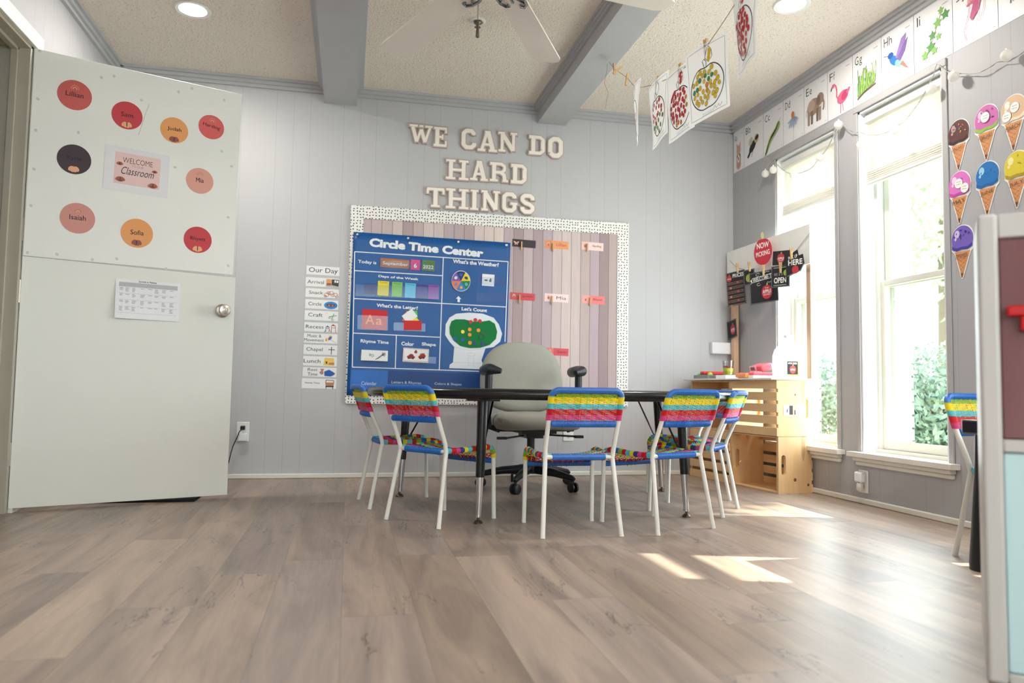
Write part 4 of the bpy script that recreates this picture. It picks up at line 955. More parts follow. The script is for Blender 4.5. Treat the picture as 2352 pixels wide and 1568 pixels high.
b = MB(); b.box(q.x-0.018, -0.018, q.z-0.010, q.x+0.05, 0.005, q.z+0.012, C(196, 20, 30, 0.3)); b.box(q.x+0.004, -0.018, q.z-0.04, q.x+0.04, 0.005, q.z-0.010, C(196, 20, 30, 0.3)); b.build('door_handle', up_, bevel=0.005, segs=3)
lt_ = thing('low_table', 'black low table mostly hidden behind the white play cupboard', 'table', (2.0, 1.2, 0))
b = MB(); b.box(0.004, -0.6, 0.437, 0.57, 0.925, 0.485, BLKM); b.build('table_top', lt_, bevel=0.006)
for (x, y) in [(0.046, 0.868), (0.51, 0.70), (0.046, -0.54), (0.51, -0.54)]:
    b = MB(); b.lathe([(0.055, 0.0), (0.056, 0.02), (0.050, 0.10), (0.036, 0.30), (0.032, 0.4365)], BLK, 24, (x, y, 0)); b.build('leg', lt_)

# ------------------------------------------------------------------ bulletin board
t = thing('bulletin_board', 'large bulletin board with black-dotted white border and weathered plank paper', 'bulletin board', (0.906, YB, 1.073))
bw, bh = 1.841, 1.236
b = MB(); b.box(-bw/2+.004, -0.014, -bh/2+.004, bw/2-.004, -0.0005, bh/2-.004, M_PLANKPAPER); b.build('plank_paper', t)
b = MB(); s = 0.080
b.box(-bw/2, -0.018, bh/2-s, bw/2, -0.0145, bh/2, M_DOTS); b.box(-bw/2, -0.018, -bh/2, bw/2, -0.0145, -bh/2+s*0.9, M_DOTS)
b.box(-bw/2, -0.0185, -bh/2, -bw/2+s, -0.0145, bh/2, M_DOTS); b.box(bw/2-s, -0.0185, -bh/2, bw/2, -0.0145, bh/2, M_DOTS); b.build('dotted_border', t)

# pocket chart; artwork laid out in photo-crop pixels mapped onto its true plane
PYC = YB-0.026
def bz(zx, zy, y=PYC):
    q = hit(680+zx*0.3062, 460+zy*0.3062, (0, y, 0), (0, 1, 0)); return (q.x, q.z)
PB1 = mat('chart_blue_nylon', (8, 84, 152), 0.42, var=0.10, vscale=7); PB2 = mat('chart_blue_pocket', (14, 100, 186), 0.4, var=0.22, vscale=6); PB3 = mat('chart_blue_dark', (6, 60, 128), 0.45, var=0.15, vscale=6)
chart = thing('pocket_chart', 'blue Circle Time Center pocket chart hanging on the bulletin board', 'wall chart', (0.5, PYC, 1.02))
OX, OZ = 0.5, 1.02
def ztf(zx, zy): x, z = bz(zx, zy); return (x-OX, z-OZ)
CM = Matrix.Rotation(PI/2, 4, 'X')      # local xy -> world xz, facing -y
def chart_mtx(d=0.0): return Matrix.Translation((0, -d, 0)) @ CM
a = Art(0.0); pts = [ztf(432, 236), ztf(1608, 318), ztf(1570, 1470), ztf(378, 1462)]
N = 40; vs = []; fs = []
for j in range(21):
    for i in range(N+1):
        u, v = i/N, j/20; x = (pts[0][0]*(1-u)+pts[1][0]*u)*(1-v)+(pts[3][0]*(1-u)+pts[2][0]*u)*v; z = (pts[0][1]*(1-u)+pts[1][1]*u)*(1-v)+(pts[3][1]*(1-u)+pts[2][1]*u)*v
        vs.append((x, z, 0.0010*math.sin(u*23+1.2*math.sin(v*5))*(0.3+v)))
for j in range(20):
    for i in range(N): k = j*(N+1)+i; fs.append((k+N+1, k+N+2, k+1, k))
a.add(vs, fs, PB1, True); cl_ = a.build('nylon_sheet', chart, mtx=chart_mtx(0)); sol = cl_.modifiers.new('solid', 'SOLIDIFY'); sol.thickness = 0.0015; sol.offset = -1
CWT = mat('chart_white_print', (236, 240, 246), 0.5, var=0)
a = Art(0.0022, 0.00008, fn=ztf)
G_ = [[(440, 385), (1590, 460)], [(440, 527), (1095, 565)], [(434, 736), (1575, 800)], [(428, 995), (1078, 1027)], [(422, 1250), (1392, 1282)], [(440, 385), (422, 1250)], [(1104, 428), (1074, 1270)], [(1590, 460), (1566, 1060)], [(752, 1012), (744, 1258)]]
for l in G_: a.line(l, 0.0055, CWT)
a.text('Circle Time Center', 550, 300, 1405, 412, CWT, 0.05, -2.5)
for s_t, x0, y0, x1, y1, o_ in [('Today is', 466, 448, 602, 485, .02), ("What's the Weather?", 1176, 446, 1520, 494, .035), ('Days of the Week', 618, 564, 918, 600, .03), ("What's the Letter?", 604, 778, 914, 816, .03), ("Let's Count", 1242, 802, 1432, 836, .035), ('Rhyme Time', 484, 1044, 694, 1082, .03), ('Color', 790, 1060, 884, 1092, .035), ('Shape', 942, 1066, 1048, 1100, .035)]:
    a.text(s_t, x0, y0, x1, y1, CWT, o_, -2.0)
# weather arrow, gumball machine
a.poly([(1197, 738), (1218, 718), (1240, 742), (1227, 740), (1229, 764), (1210, 762), (1211, 738)], CWT)
gm = [(1300, 842), (1400, 850), (1480, 880), (1520, 930), (1545, 1000), (1530, 1060), (1480, 1100), (1420, 1110), (1390, 1200), (1400, 1225), (1410, 1268), (1148, 1258), (1152, 1232), (1176, 1215), (1186, 1100), (1150, 1060), (1118, 1010), (1122, 930), (1150, 880), (1200, 850)]
a.poly(gm, C(226, 232, 238)); a.ring(1315, 1156, 0.012, 0.004, 0.001, C(170, 180, 190)) if 0 else None
a.line([(1186, 1100), (1300, 1125), (1420, 1110)], 0.0016, C(186, 196, 206)); a.line([(1176, 1215), (1390, 1222)], 0.0016, C(186, 196, 206)); a.line([(1292, 1180), (1292, 1238), (1330, 1240), (1330, 1182)], 0.0016, C(186, 196, 206), closed=True)
ee = [(1315+30*math.cos(q/8*PI), 1156+12*math.sin(q/8*PI)) for q in range(16)]; a.line(ee, 0.0014, C(170, 180, 190), closed=True)
a.build('printed_layout', chart, mtx=chart_mtx(0))
a = Art(0.0050, fn=ztf); fl = [(1196, 892), (1260, 892), (1330, 910), (1400, 908), (1450, 900), (1490, 925), (1508, 985), (1498, 1040), (1450, 1085), (1380, 1106), (1300, 1108), (1230, 1092), (1180, 1050), (1152, 1000), (1150, 950), (1165, 905)]
a.poly(fl, mat('green_felt', (18, 122, 62), 0.9, bump=0.2, bscale=400)); a.build('felt_globe', chart, mtx=chart_mtx(0))
# bottom pockets
a = Art(0.0052, fn=ztf)
for q, mm, w_, x0, y0, x1, y1 in [([(412, 1270), (690, 1275), (686, 1420), (404, 1414)], PB2, 'Calendar', 490, 1358, 604, 1386), ([(690, 1275), (992, 1290), (986, 1432), (686, 1420)], PB3, 'Letters & Rhymes', 716, 1354, 938, 1384), ([(992, 1290), (1392, 1300), (1390, 1440), (986, 1432)], PB3, 'Colors & Shapes', 1038, 1366, 1240, 1392)]:
    a.poly(q, mm); a.text(w_, x0, y0, x1, y1, C(200, 214, 232), 0.0, -1)
a.build('bottom_pocket', chart, mtx=chart_mtx(0))
for (zx, zy) in [(461, 257), (841, 285), (1218, 312), (1578, 337)]:
    x, z = ztf(zx, zy); g_ = MB(); g_.lathe([(0.0035, 0.002), (0.008, 0.0035), (0.0085, 0.001), (0.0035, 0.001)], CHROME, 16, (x, z, 0.002)); g_.build('grommet', chart, mtx=chart_mtx(0))
def pocket(x0, y0, x1, y1):
    a = Art(0.0072, fn=ztf); a.poly([(x0, y0), (x1, y0+(x1-x0)*0.04), (x1-2, y1+(x1-x0)*0.04), (x0-2, y1)], M_POCKET); a.build('clear_pocket', chart, mtx=chart_mtx(0))
for q in [(628, 452, 1078, 520), (446, 628, 1074, 718), (1362, 574, 1566, 634), (1354, 690, 1564, 762), (462, 860, 690, 968), (732, 915, 970, 975), (484, 1150, 690, 1200), (800, 1165, 1050, 1215)]: pocket(*q)
# weather wheel
wc = (1236, 606); wx, wz = ztf(*wc)
wt = Art(0.0, fn=None); R1, R2 = 0.058, 0.063
wt.prism([(R1*1.05*math.cos(2*PI*i/40), R2*1.07*math.sin(2*PI*i/40)) for i in range(40)], 0.0, 0.0015, C(226, 226, 230)); wt.z = 0.0016
wcol = [C(236, 212, 40), C(20, 40, 110), C(122, 86, 176), C(238, 120, 70), C(40, 130, 210), C(28, 120, 70)]
for k in range(6):
    a0 = 0+60*k+2; wt.poly([(0, 0)]+[(R1*math.cos(math.radians(a0+6*j)), R2*math.sin(math.radians(a0+6*j))) for j in range(11)], wcol[k])
    am = math.radians(a0+30); dcol = [C(60, 70, 60), C(30, 100, 180), C(220, 220, 235), C(90, 130, 210), C(244, 132, 40), C(90, 190, 200)][k]
    wt.ell(R1*0.66*math.cos(am), R2*0.66*math.sin(am), 0.011, 0.009, dcol, 20*k); wt.ell(R1*0.72*math.cos(am)+0.003, R2*0.6*math.sin(am)-0.004, 0.006, 0.005, dcol if k != 4 else C(250, 200, 80))
wt.build('weather_wheel', chart, mtx=chart_mtx(0.006) @ Matrix.Translation((wx, wz, 0)))

# cards slipped into the pockets: things of their own
def bcard(name, lbl, cat, zx0, zy0, zx1, zy1, m_, fn, grp, y=PYC-0.0045, rot=-1.5, th=0.0012):
    (x0, z1), (x1, z0) = bz(zx0, zy0, y), bz(zx1, zy1, y); w2, h2 = (x1-x0)/2, (z1-z0)/2; a = Art(0.0); a.sheet(-w2, -h2, w2, h2, m_, th)
    if fn: fn(a, w2, h2)
    o = a.build(name, mtx=FB((x0+x1)/2, (z0+z1)/2, y) @ Matrix.Rotation(math.radians(rot), 4, 'Z')); return tag(o, lbl, cat, grp)
GC = 'cards in the blue chart'
bcard('date_card', 'brown September card at the top of the blue chart', 'card', 634, 434, 848, 512, C(176, 108, 66), lambda a, w, h: a.text('September', -w*.84, -h*.62, w*.94, h*.28, WH, 0.01, 0), GC)
bcard('date_card', 'bright pink card with number 6 on the blue chart', 'card', 862, 444, 928, 524, C(232, 60, 140), lambda a, w, h: a.text('6', -w*.35, -h*.6, w*.35, h*.3, WH, 0.03), GC)
bcard('date_card', 'olive green 2022 card on the blue chart', 'card', 946, 448, 1040, 532, C(84, 130, 52), lambda a, w, h: a.text('2022', -w*.85, -h*.6, w*.8, h*.1, WH, 0.02), GC)
for nm, x0, y0, x1, y1, c_, tx in [('yellow', 614, 604, 694, 716, C(236, 216, 30), 'Tuesday'), ('light green', 720, 612, 794, 724, C(132, 202, 84), 'Wednesday'), ('light blue', 818, 620, 896, 732, C(90, 196, 226), 'Thursday'), ('dark violet-blue', 904, 628, 984, 740, C(66, 66, 150), 'Friday'), ('purple', 992, 634, 1068, 744, C(146, 74, 168), 'Saturday')]:
    bcard('weekday_card', nm + ' weekday card in the Days of the Week row', 'card', x0, y0, x1, y1, c_, lambda a, w, h, tx=tx: a.text(tx, -w*.75, h*.68, w*.75, h*.9, INK, 0.0), GC)
bcard('weekday_card', 'plain dark blue weekday card at the left end of the Days of the Week row', 'card', 510, 626, 600, 706, C(34, 62, 120), None, GC)
def f_wea(a, w, h): a.ell(-w*.35, -h*.05, w*.3, h*.14, C(80, 80, 96)); a.ell(w*.35, -h*.1, w*.22, h*.2, C(90, 96, 110)); a.ell(w*.4, h*.2, w*.14, h*.12, C(60, 60, 72))
bcard('weather_card', 'small white weather picture card right of the weather wheel', 'card', 1396, 552, 1486, 644, PAPER, f_wea, GC)
bcard('letter_card', 'red card with orange letters Aa on the blue chart', 'card', 496, 816, 680, 972, C(206, 22, 30), lambda a, w, h: (a.text('A', -w*.72, -h*.5, w*.0, h*.45, C(244, 150, 60), 0.01), a.text('a', w*.12, -h*.5, w*.62, h*.12, C(244, 150, 60), 0.01)), GC)
def dcard(lbl, zx, zy, wz_, hz_, rot, c_, y):
    x, z = bz(zx, zy, y); a = Art(0.0); a.sheet(-wz_/2, -hz_/2, wz_/2, hz_/2, c_, 0.0009); tag(a.build('letter_card', mtx=FB(x, z, y) @ Matrix.Rotation(math.radians(rot), 4, 'Z')), lbl, 'card', GC)
dcard('green card corner at the back of the stack behind the red card', 870, 870, 0.07, 0.07, 6, C(96, 196, 90), PYC-0.0026)
dcard('orange card edge at the back of the fanned card stack', 850, 880, 0.066, 0.07, -22, C(240, 120, 40), PYC-0.0036)
dcard('yellow card turned diagonally behind the white one in the fanned stack', 868, 896, 0.098, 0.058, -42, C(244, 222, 30), PYC-0.0046)
dcard('white card turned diagonally in the fanned stack above the plain red card', 852, 868, 0.078, 0.060, 38, PAPER, PYC-0.0056)
dcard('plain red card in front of the fanned card stack', 875, 937, 0.112, 0.060, 1, C(204, 24, 30), PYC-0.0066)
def f_gir(a, w, h):
    a.text('Gg', -w*.42, -h*.3, -w*.05, h*.35, INK, 0.0, 180)
    for q in range(5): a.line([(w*.05+q*w*.1, -h*.75+q*h*.18), (w*.35+q*w*.11, -h*.45+q*h*.24)], 0.004, C(120, 120, 124))
    for q in range(5): a.line([(w*.55, h*.1), (w*.55+w*.3*math.cos(q*.5-.6), h*.1+h*.6*math.sin(q*.5-.2))], 0.003, C(90, 92, 98))
bcard('picture_card_stack', 'thick stack of white picture cards marked Gg in the Rhyme Time pocket', 'card', 490, 1122, 686, 1206, PAPER, f_gir, GC, rot=-1, th=0.018)
def f_cs(a, w, h):
    a.line([(-w*.93, -h*.88), (w*.95, -h*.88), (w*.95, h*.9), (-w*.93, h*.9)], 0.0022, C(196, 60, 60), closed=True)
    a.ell(-w*.38, -h*.3, w*.32, h*.26, C(160, 40, 34)); a.ell(-w*.36, -h*.05, w*.18, h*.2, C(150, 44, 38)); a.ell(w*.48, -h*.15, w*.30, h*.3, C(150, 40, 34), 16); a.ell(w*.5, h*.2, w*.2, h*.14, C(180, 60, 50), 10)
    a.ell(-w*.02, h*.46, w*.12, h*.2, C(160, 50, 40)); a.ell(-w*.02, h*.66, w*.06, h*.12, C(120, 60, 40))
    for q in ((-.55, -.5), (-.22, -.5), (.35, -.42), (.62, -.34)): a.ell(w*q[0], h*q[1], w*.07, h*.12, INK)
bcard('picture_card_stack', 'red-edged stack of cards with red vehicles in the Color and Shape pocket', 'card', 803, 1108, 992, 1215, PAPER, f_cs, GC, rot=-2, th=0.012)
DCT = {'red': C(206, 34, 44), 'orange': C(250, 150, 40), 'yellow': C(250, 226, 40), 'blue': C(30, 84, 176), 'violet': C(70, 50, 150), 'dark green': C(16, 104, 54)}
for cn, zx, zy, lb in [('red', 1309, 911, 'left of the red three'), ('red', 1345, 896, 'topmost in the middle of the red three'), ('red', 1379, 905, 'right of the red three'), ('orange', 1302, 968, 'upper of the left orange column'), ('orange', 1302, 1008, 'second of the left orange column'), ('orange', 1304, 1068, 'lowest of the left orange column'), ('orange', 1368, 974, 'alone right of the column'), ('yellow', 1250, 985, 'the only yellow one'), ('blue', 1190, 1038, 'leftmost at the lower left edge'), ('blue', 1249, 1045, 'beside the leftmost blue one'), ('violet', 1340, 1070, 'touching the lowest orange one'), ('violet', 1400, 1076, 'alone at the lower right'), ('dark green', 1398, 998, 'upper right on the green felt'), ('dark green', 1384, 1024, 'lower right on the green felt'), ('dark green', 1416, 1000, 'outermost right on the green felt')]:
    x, z = bz(zx, zy, PYC-0.006); b = MB(); b.prism([(0.0118*math.cos(2*PI*i/20), 0.0118*math.sin(2*PI*i/20)) for i in range(20)], 0, 0.002, DCT[cn])
    tag(b.build('felt_counter', mtx=FB(x, z, PYC-0.0055-(0.0022 if zx in (1309, 1379, 1384, 1416, 1302) else 0))), 'round %s felt counter on the gumball machine, %s' % (cn, lb), 'counter', 'felt counters on the blue chart')

# name strips with clothespins on the board
def zb4(zx, zy, y): q = hit(1120+zx*0.3062, 460+zy*0.3062, (0, y, 0), (0, 1, 0)); return q.x, q.z
def strip(lbl, x0, y0, x1, y1, m_, txt, tm, sq_=None, px=None, dk=False):
    y = YB-0.0145; (xa, za), (xb, zb_) = zb4(x0, y0, y), zb4(x1, y1, y); w2, h2 = (xb-xa)/2, (za-zb_)/2; cx, cz = (xa+xb)/2, (za+zb_)/2
    a = Art(0.0); a.sheet(-w2, -h2, w2, h2, m_, 0.0006)
    if sq_: a.rect(-w2, -h2, -w2*0.35, h2, sq_); a.ell(-w2*.68, 0.002, 0.010, 0.012, C(232, 176, 150)); a.ell(-w2*.68, -0.003, 0.006, 0.008, C(180, 110, 90))
    if dk:
        for sg in (-1, 1): a.ell(-w2*.66+sg*0.009, 0.004, 0.011, 0.005, C(240, 190, 150), sg*30); a.ell(-w2*.66+sg*0.006, -0.007, 0.006, 0.004, C(236, 170, 140), -sg*30)
    if txt: a.text(txt, -w2*0.02, -h2*0.32, w2*0.80, h2*0.42, tm)
    tag(a.build('name_strip', mtx=FB(cx, cz, y) @ Matrix.Rotation(math.radians(-1.5), 4, 'Z')), lbl, 'name strip', 'name strips on the bulletin board')
    if px: xx, zz = zb4(px[0], px[1], y); pin(FB(xx, zz, y-0.010) @ Matrix.Rotation(math.radians(px[2]), 4, 'Z'), 'clothespin gripping the ' + px[3] + ' name strip', 'clothespins on the bulletin board', 0.85)
strip('dark plum name strip with a pale butterfly, top row beside the chart', 186, 290, 360, 357, C(52, 42, 52), None, INK, px=(252, 338, 0, 'dark plum'), dk=True)
strip('orange name strip in the middle of the top row', 428, 298, 606, 368, C(238, 160, 106), 'Lillian', C(200, 90, 60), C(226, 150, 100), (488, 350, 0, 'orange'))
strip('pale pink name strip at the right of the top row', 705, 310, 868, 380, C(250, 218, 212), 'Harding', C(110, 100, 104), C(244, 204, 196), (744, 352, -1, 'top right pale pink'))
strip('dusty red name strip in the middle row beside the chart', 168, 690, 354, 752, C(212, 76, 86), 'Judah', C(120, 40, 48), C(206, 84, 90), (237, 736, 2, 'dusty red'))
strip('very pale pink name strip in the middle of the second row', 428, 698, 606, 766, C(252, 224, 224), 'Mia', C(90, 80, 84), C(248, 214, 212), (480, 745, 0, 'very pale pink'))
strip('salmon name strip at the right of the second row', 708, 712, 878, 780, C(246, 130, 130), 'Rhyett', C(150, 60, 66), C(250, 170, 166), (767, 756, -1, 'salmon'))
strip('red name strip alone in the lowest row behind the office chair', 440, 1106, 606, 1166, C(222, 84, 98), 'Sam', C(140, 40, 50), C(226, 120, 120))

# ------------------------------------------------------------------ marquee letters
LF = mat('cream_letter_face', (250, 242, 232), 0.5, var=0.02); LE = mat('rosy_letter_edge', (192, 172, 162), 0.6)
def seg(*p): return list(p)
S_ = {  # strokes: list of (polyline, width) in a 1 x 1.25 cell
 'W': [([(.14, 1.1), (.32, .12)], .22), ([(.32, .12), (.5, .95)], .16), ([(.5, .95), (.68, .12)], .22), ([(.68, .12), (.88, 1.1)], .16), ([(.0, 1.17), (.36, 1.17)], .13), ([(.66, 1.17), (1.0, 1.17)], .13), ([(.42, 1.17), (.6, 1.17)], .13)],
 'E': [([(.26, .05), (.26, 1.2)], .26), ([(.02, 1.16), (.9, 1.16)], .16), ([(.02, .08), (.9, .08)], .16), ([(.3, .62), (.62, .62)], .15), ([(.84, 1.16), (.84, .88)], .13), ([(.84, .08), (.84, .40)], .13), ([(.62, .78), (.62, .46)], .11)],
 'C': [([(.80, .92), (.80, 1.0), (.66, 1.14), (.34, 1.14), (.18, .98), (.18, .26), (.34, .10), (.66, .10), (.84, .26), (.84, .40)], .24)],
 'A': [([(.22, .1), (.46, 1.15)], .18), ([(.78, .1), (.54, 1.15)], .26), ([(.3, .42), (.7, .42)], .14), ([(.0, .07), (.40, .07)], .14), ([(.58, .07), (1.0, .07)], .14), ([(.36, 1.18), (.66, 1.18)], .13)],
 'N': [([(.2, .1), (.2, 1.15)], .18), ([(.22, 1.1), (.78, .12)], .26), ([(.8, .1), (.8, 1.15)], .18), ([(.0, 1.18), (.34, 1.18)], .13), ([(.64, 1.18), (1.0, 1.18)], .13), ([(.02, .07), (.38, .07)], .13)],
 'D': [([(.26, .05), (.26, 1.2)], .26), ([(.02, 1.14), (.66, 1.14), (.84, .96), (.84, .28), (.66, .10), (.02, .10)], .20), ([(.80, .9), (.80, .34)], .24)],
 'O': [([(.18, .28), (.18, .96), (.36, 1.13), (.64, 1.13), (.82, .96), (.82, .28), (.64, .11), (.36, .11), (.18, .28)], .26)],
 'H': [([(.22, .1), (.22, 1.15)], .24), ([(.78, .1), (.78, 1.15)], .24), ([(.22, .62), (.78, .62)], .16)] + [([(x0, y), (x1, y)], .14) for x0, x1 in ((.0, .42), (.58, 1.0)) for y in (.07, 1.18)],
 'R': [([(.22, .1), (.22, 1.15)], .24), ([(.0, 1.14), (.62, 1.14), (.78, 1.0), (.78, .76), (.62, .60), (.2, .60)], .18), ([(.56, .6), (.76, .44), (.80, .1)], .22), ([(.0, .07), (.44, .07)], .14), ([(.66, .07), (.98, .07)], .14)],
 'T': [([(.5, .1), (.5, 1.15)], .26), ([(.04, 1.14), (.96, 1.14)], .18), ([(.08, 1.14), (.08, .84)], .14), ([(.92, 1.14), (.92, .84)], .14), ([(.26, .07), (.74, .07)], .14)],
 'I': [([(.5, .1), (.5, 1.15)], .30), ([(.2, .07), (.8, .07)], .14), ([(.2, 1.18), (.8, 1.18)], .14)],
 'G': [([(.80, .90), (.80, 1.0), (.66, 1.14), (.34, 1.14), (.18, .98), (.18, .26), (.34, .10), (.66, .10), (.80, .24), (.80, .50)], .24), ([(.54, .54), (.98, .54)], .15)],
 'S': [([(.80, .86), (.80, 1.0), (.66, 1.13), (.34, 1.13), (.20, 1.0), (.20, .82), (.34, .68), (.66, .56), (.80, .42), (.80, .25), (.66, .11), (.34, .11), (.20, .25), (.20, .40)], .24)],
}
def letter(ch, px0, py0, px1, py1, lbl):
    p0 = hit(px0, py0, (0, YB, 0), (0, 1, 0)); p1 = hit(px1, py1, (0, YB, 0), (0, 1, 0)); W_, H_ = p1.x-p0.x, p0.z-p1.z
    t = thing('wall_letter', lbl, 'letter', (p0.x, YB, p1.z), 0, 'letters of the wall motto')
    def layer(ex, y0, y1, mt):
        b = MB(); k = 0
        for pl, w_ in S_[ch]:
            pl = [(x*W_, y*H_/1.25) for x, y in pl]; h = w_*min(W_, H_/1.25)/2*1.06+ex
            for i in range(len(pl)-1):
                a_, c_ = Vector(pl[i]), Vector(pl[i+1]); d = (c_-a_).normalized(); n_ = Vector((-d.y, d.x))*h; e0 = (ex if i == 0 else 0); e1 = (ex if i == len(pl)-2 else 0)
                q = [a_-n_-d*e0, c_-n_+d*e1, c_+n_+d*e1, a_+n_-d*e0]; k += 1
                b.add([(v.x, y0, v.y) for v in q]+[(v.x, y1-k*0.00007, v.y) for v in q], [(3, 2, 1, 0), (4, 5, 6, 7), (0, 1, 5, 4), (1, 2, 6, 5), (2, 3, 7, 6), (3, 0, 4, 7)], mt)
            for i in range(1, len(pl)-1):
                k += 1; q = [(pl[i][0]+h*math.cos(PI/8+PI/4*j)*1.0, pl[i][1]+h*math.sin(PI/8+PI/4*j)*1.0) for j in range(8)]
                b.add([(x, y0, z) for x, z in q]+[(x, y1-k*0.00007, z) for x, z in q], [tuple(range(8)), tuple(range(8, 16))[::-1]]+[(i2, 8+i2, 8+(i2+1) % 8, (i2+1) % 8) for i2 in range(8)], mt)
        return b
    layer(0.006, -0.0005, -0.014, LE).build('raised_edge', t); layer(-0.0008, -0.0145, -0.018, LF).build('letter_face', t)
Z5 = lambda x, y: (800+x*0.3189, y*0.3189)
for ch, x0, y0, x1, y1, lb in [
    ('W', 440, 898, 604, 1048, 'white block letter W opening the word WE'), ('E', 612, 916, 716, 1066, 'white block letter E ending the word WE'),
    ('C', 808, 930, 922, 1082, 'white block letter C opening the word CAN'), ('A', 930, 942, 1068, 1102, 'white block letter A inside the word CAN'), ('N', 1078, 952, 1212, 1106, 'white block letter N ending the word CAN'),
    ('D', 1296, 976, 1420, 1124, 'white block letter D opening the word DO'), ('O', 1430, 988, 1546, 1144, 'white block letter O ending the word DO, hung slightly crooked'),
    ('H', 702, 1150, 862, 1304, 'white block letter H opening the word HARD'), ('A', 876, 1158, 1002, 1310, 'white block letter A inside the word HARD'), ('R', 1018, 1168, 1150, 1318, 'white block letter R inside the word HARD'), ('D', 1166, 1182, 1288, 1332, 'white block letter D ending the word HARD'),
    ('T', 560, 1350, 692, 1500, 'white block letter T opening the word THINGS'), ('H', 702, 1358, 862, 1512, 'white block letter H inside the word THINGS'), ('I', 858, 1366, 952, 1520, 'white block letter I inside the word THINGS'), ('N', 954, 1372, 1088, 1528, 'white block letter N inside the word THINGS'), ('G', 1098, 1386, 1216, 1534, 'white block letter G inside the word THINGS'), ('S', 1226, 1396, 1346, 1546, 'white block letter S ending the word THINGS')]:
    letter(ch, *Z5(x0, y0), *Z5(x1, y1), lb)

# ------------------------------------------------------------------ Our Day cards
ZD = lambda x, y: (680+x*0.20408, 590+y*0.20408)
def day(x0, y0, x1, y1, txt, fn, lbl, tb_, two=None):
    pa = hit(*ZD(x0, y0), (0, YB, 0), (0, 1, 0)); pb = hit(*ZD(x1, y1), (0, YB, 0), (0, 1, 0)); w2, h2 = (pb.x-pa.x)/2, (pa.z-pb.z)/2
    sx, sz = (x1-x0)/2, (y1-y0)/2; cx, cy = (x0+x1)/2, (y0+y1)/2; K = w2/sx; Kz = h2/sz
    a = Art(0.0, fn=lambda zx, zy: ((zx-cx)*K, -(zy-cy)*Kz)); fn0 = a.fn; a.fn = None; a.sheet(-w2, -h2, w2, h2, PAPER, 0.0008); a.fn = fn0
    for tt, bx in txt: a.text(tt, *bx, INK, 0.0 if txt[0][0] != 'Home Time' else 0.01)
    fn(a); tag(a.build('schedule_card', mtx=FB((pa.x+pb.x)/2, (pa.z+pb.z)/2, YB-0.0005) @ Matrix.Rotation(math.radians(-0.8), 4, 'Z')), lbl, 'card', 'Our Day schedule cards')
def blob(a, cx, cy, rx, ry, m_, rot=0): a.poly([(cx+rx*math.cos(2*PI*i/16)*math.cos(rot)-ry*math.sin(2*PI*i/16)*math.sin(rot), cy+rx*math.cos(2*PI*i/16)*math.sin(rot)+ry*math.sin(2*PI*i/16)*math.cos(rot)) for i in range(16)], m_)
def d_arr(a): a.poly([(338, 235), (480, 240), (478, 345), (336, 340)], C(200, 190, 176)); a.poly([(400, 240), (480, 243), (479, 330), (400, 315)], C(70, 62, 58)); blob(a, 368, 265, 26, 26, C(240, 160, 70)); a.poly([(345, 290), (395, 290), (395, 320), (345, 322)], C(150, 96, 80)); a.poly([(430, 250), (450, 250), (450, 280), (430, 280)], PAPER); a.poly([(456, 252), (474, 252), (474, 282), (456, 282)], PAPER)
def d_sna(a):
    for (x, y, r) in [(345, 425, 26), (395, 400, 28), (440, 420, 26), (410, 425, 22), (365, 400, 20), (460, 445, 16), (330, 445, 14)]: a.line([(x+r*math.cos(q/8*PI), y+r*0.8*math.sin(q/8*PI)) for q in range(16)], 0.0026, C(176, 84, 60), closed=True)
def d_cir(a): blob(a, 390, 540, 76, 48, C(20, 140, 210)); blob(a, 388, 540, 50, 24, C(130, 80, 96)); [blob(a, 350+q*20, 535+(q % 2)*8, 8, 9, C(200, 150, 130) if q % 2 else C(70, 60, 110)) for q in range(5)]
def d_cra(a): G2 = C(90, 150, 96); a.line([(372, 670), (455, 650)], 0.004, G2); a.line([(400, 700), (425, 628)], 0.004, G2); a.line([(376+12*math.cos(q), 682+10*math.sin(q)) for q in range(7)], 0.0024, G2); a.line([(412+14*math.cos(q), 708+10*math.sin(q)) for q in range(7)], 0.0024, G2); blob(a, 346, 624, 4, 5, C(240, 140, 60))
def d_rec(a): R_, B_ = C(170, 60, 60), C(50, 90, 150); a.poly([(330, 785), (352, 766), (378, 786)], B_); a.poly([(390, 766), (416, 746), (446, 768)], R_); [a.line(l, 0.0028, m_) for l, m_ in [([(335, 786), (335, 845)], B_), ([(372, 786), (372, 850)], R_), ([(398, 768), (398, 852)], R_), ([(440, 768), (448, 852)], R_), ([(335, 820), (318, 852)], B_), ([(372, 810), (398, 850)], C(190, 110, 90)), ([(335, 800), (372, 800)], B_), ([(398, 790), (440, 790)], C(190, 110, 90))]]
def d_mus(a): blob(a, 350, 925, 22, 22, C(246, 210, 130)); blob(a, 385, 895, 22, 24, C(240, 196, 120)); blob(a, 380, 910, 16, 26, C(60, 110, 190), 0.6); a.line([(385, 925), (452, 965)], 0.004, C(230, 190, 160)); blob(a, 338, 935, 6, 12, C(220, 70, 60))
def d_cha(a): a.line([(397, 1004), (397, 1098)], 0.0045, C(74, 44, 44)); a.line([(362, 1038), (434, 1038)], 0.0045, C(74, 44, 44))
def d_lun(a): a.poly([(320, 1130), (424, 1130), (432, 1222), (306, 1220)], C(244, 204, 90)); a.poly([(330, 1172), (352, 1172), (352, 1204), (334, 1200)], C(90, 80, 50)); a.poly([(366, 1188), (430, 1180), (430, 1212), (366, 1212)], C(206, 140, 90)); a.line([(366, 1200), (430, 1196)], 0.002, C(140, 90, 60))
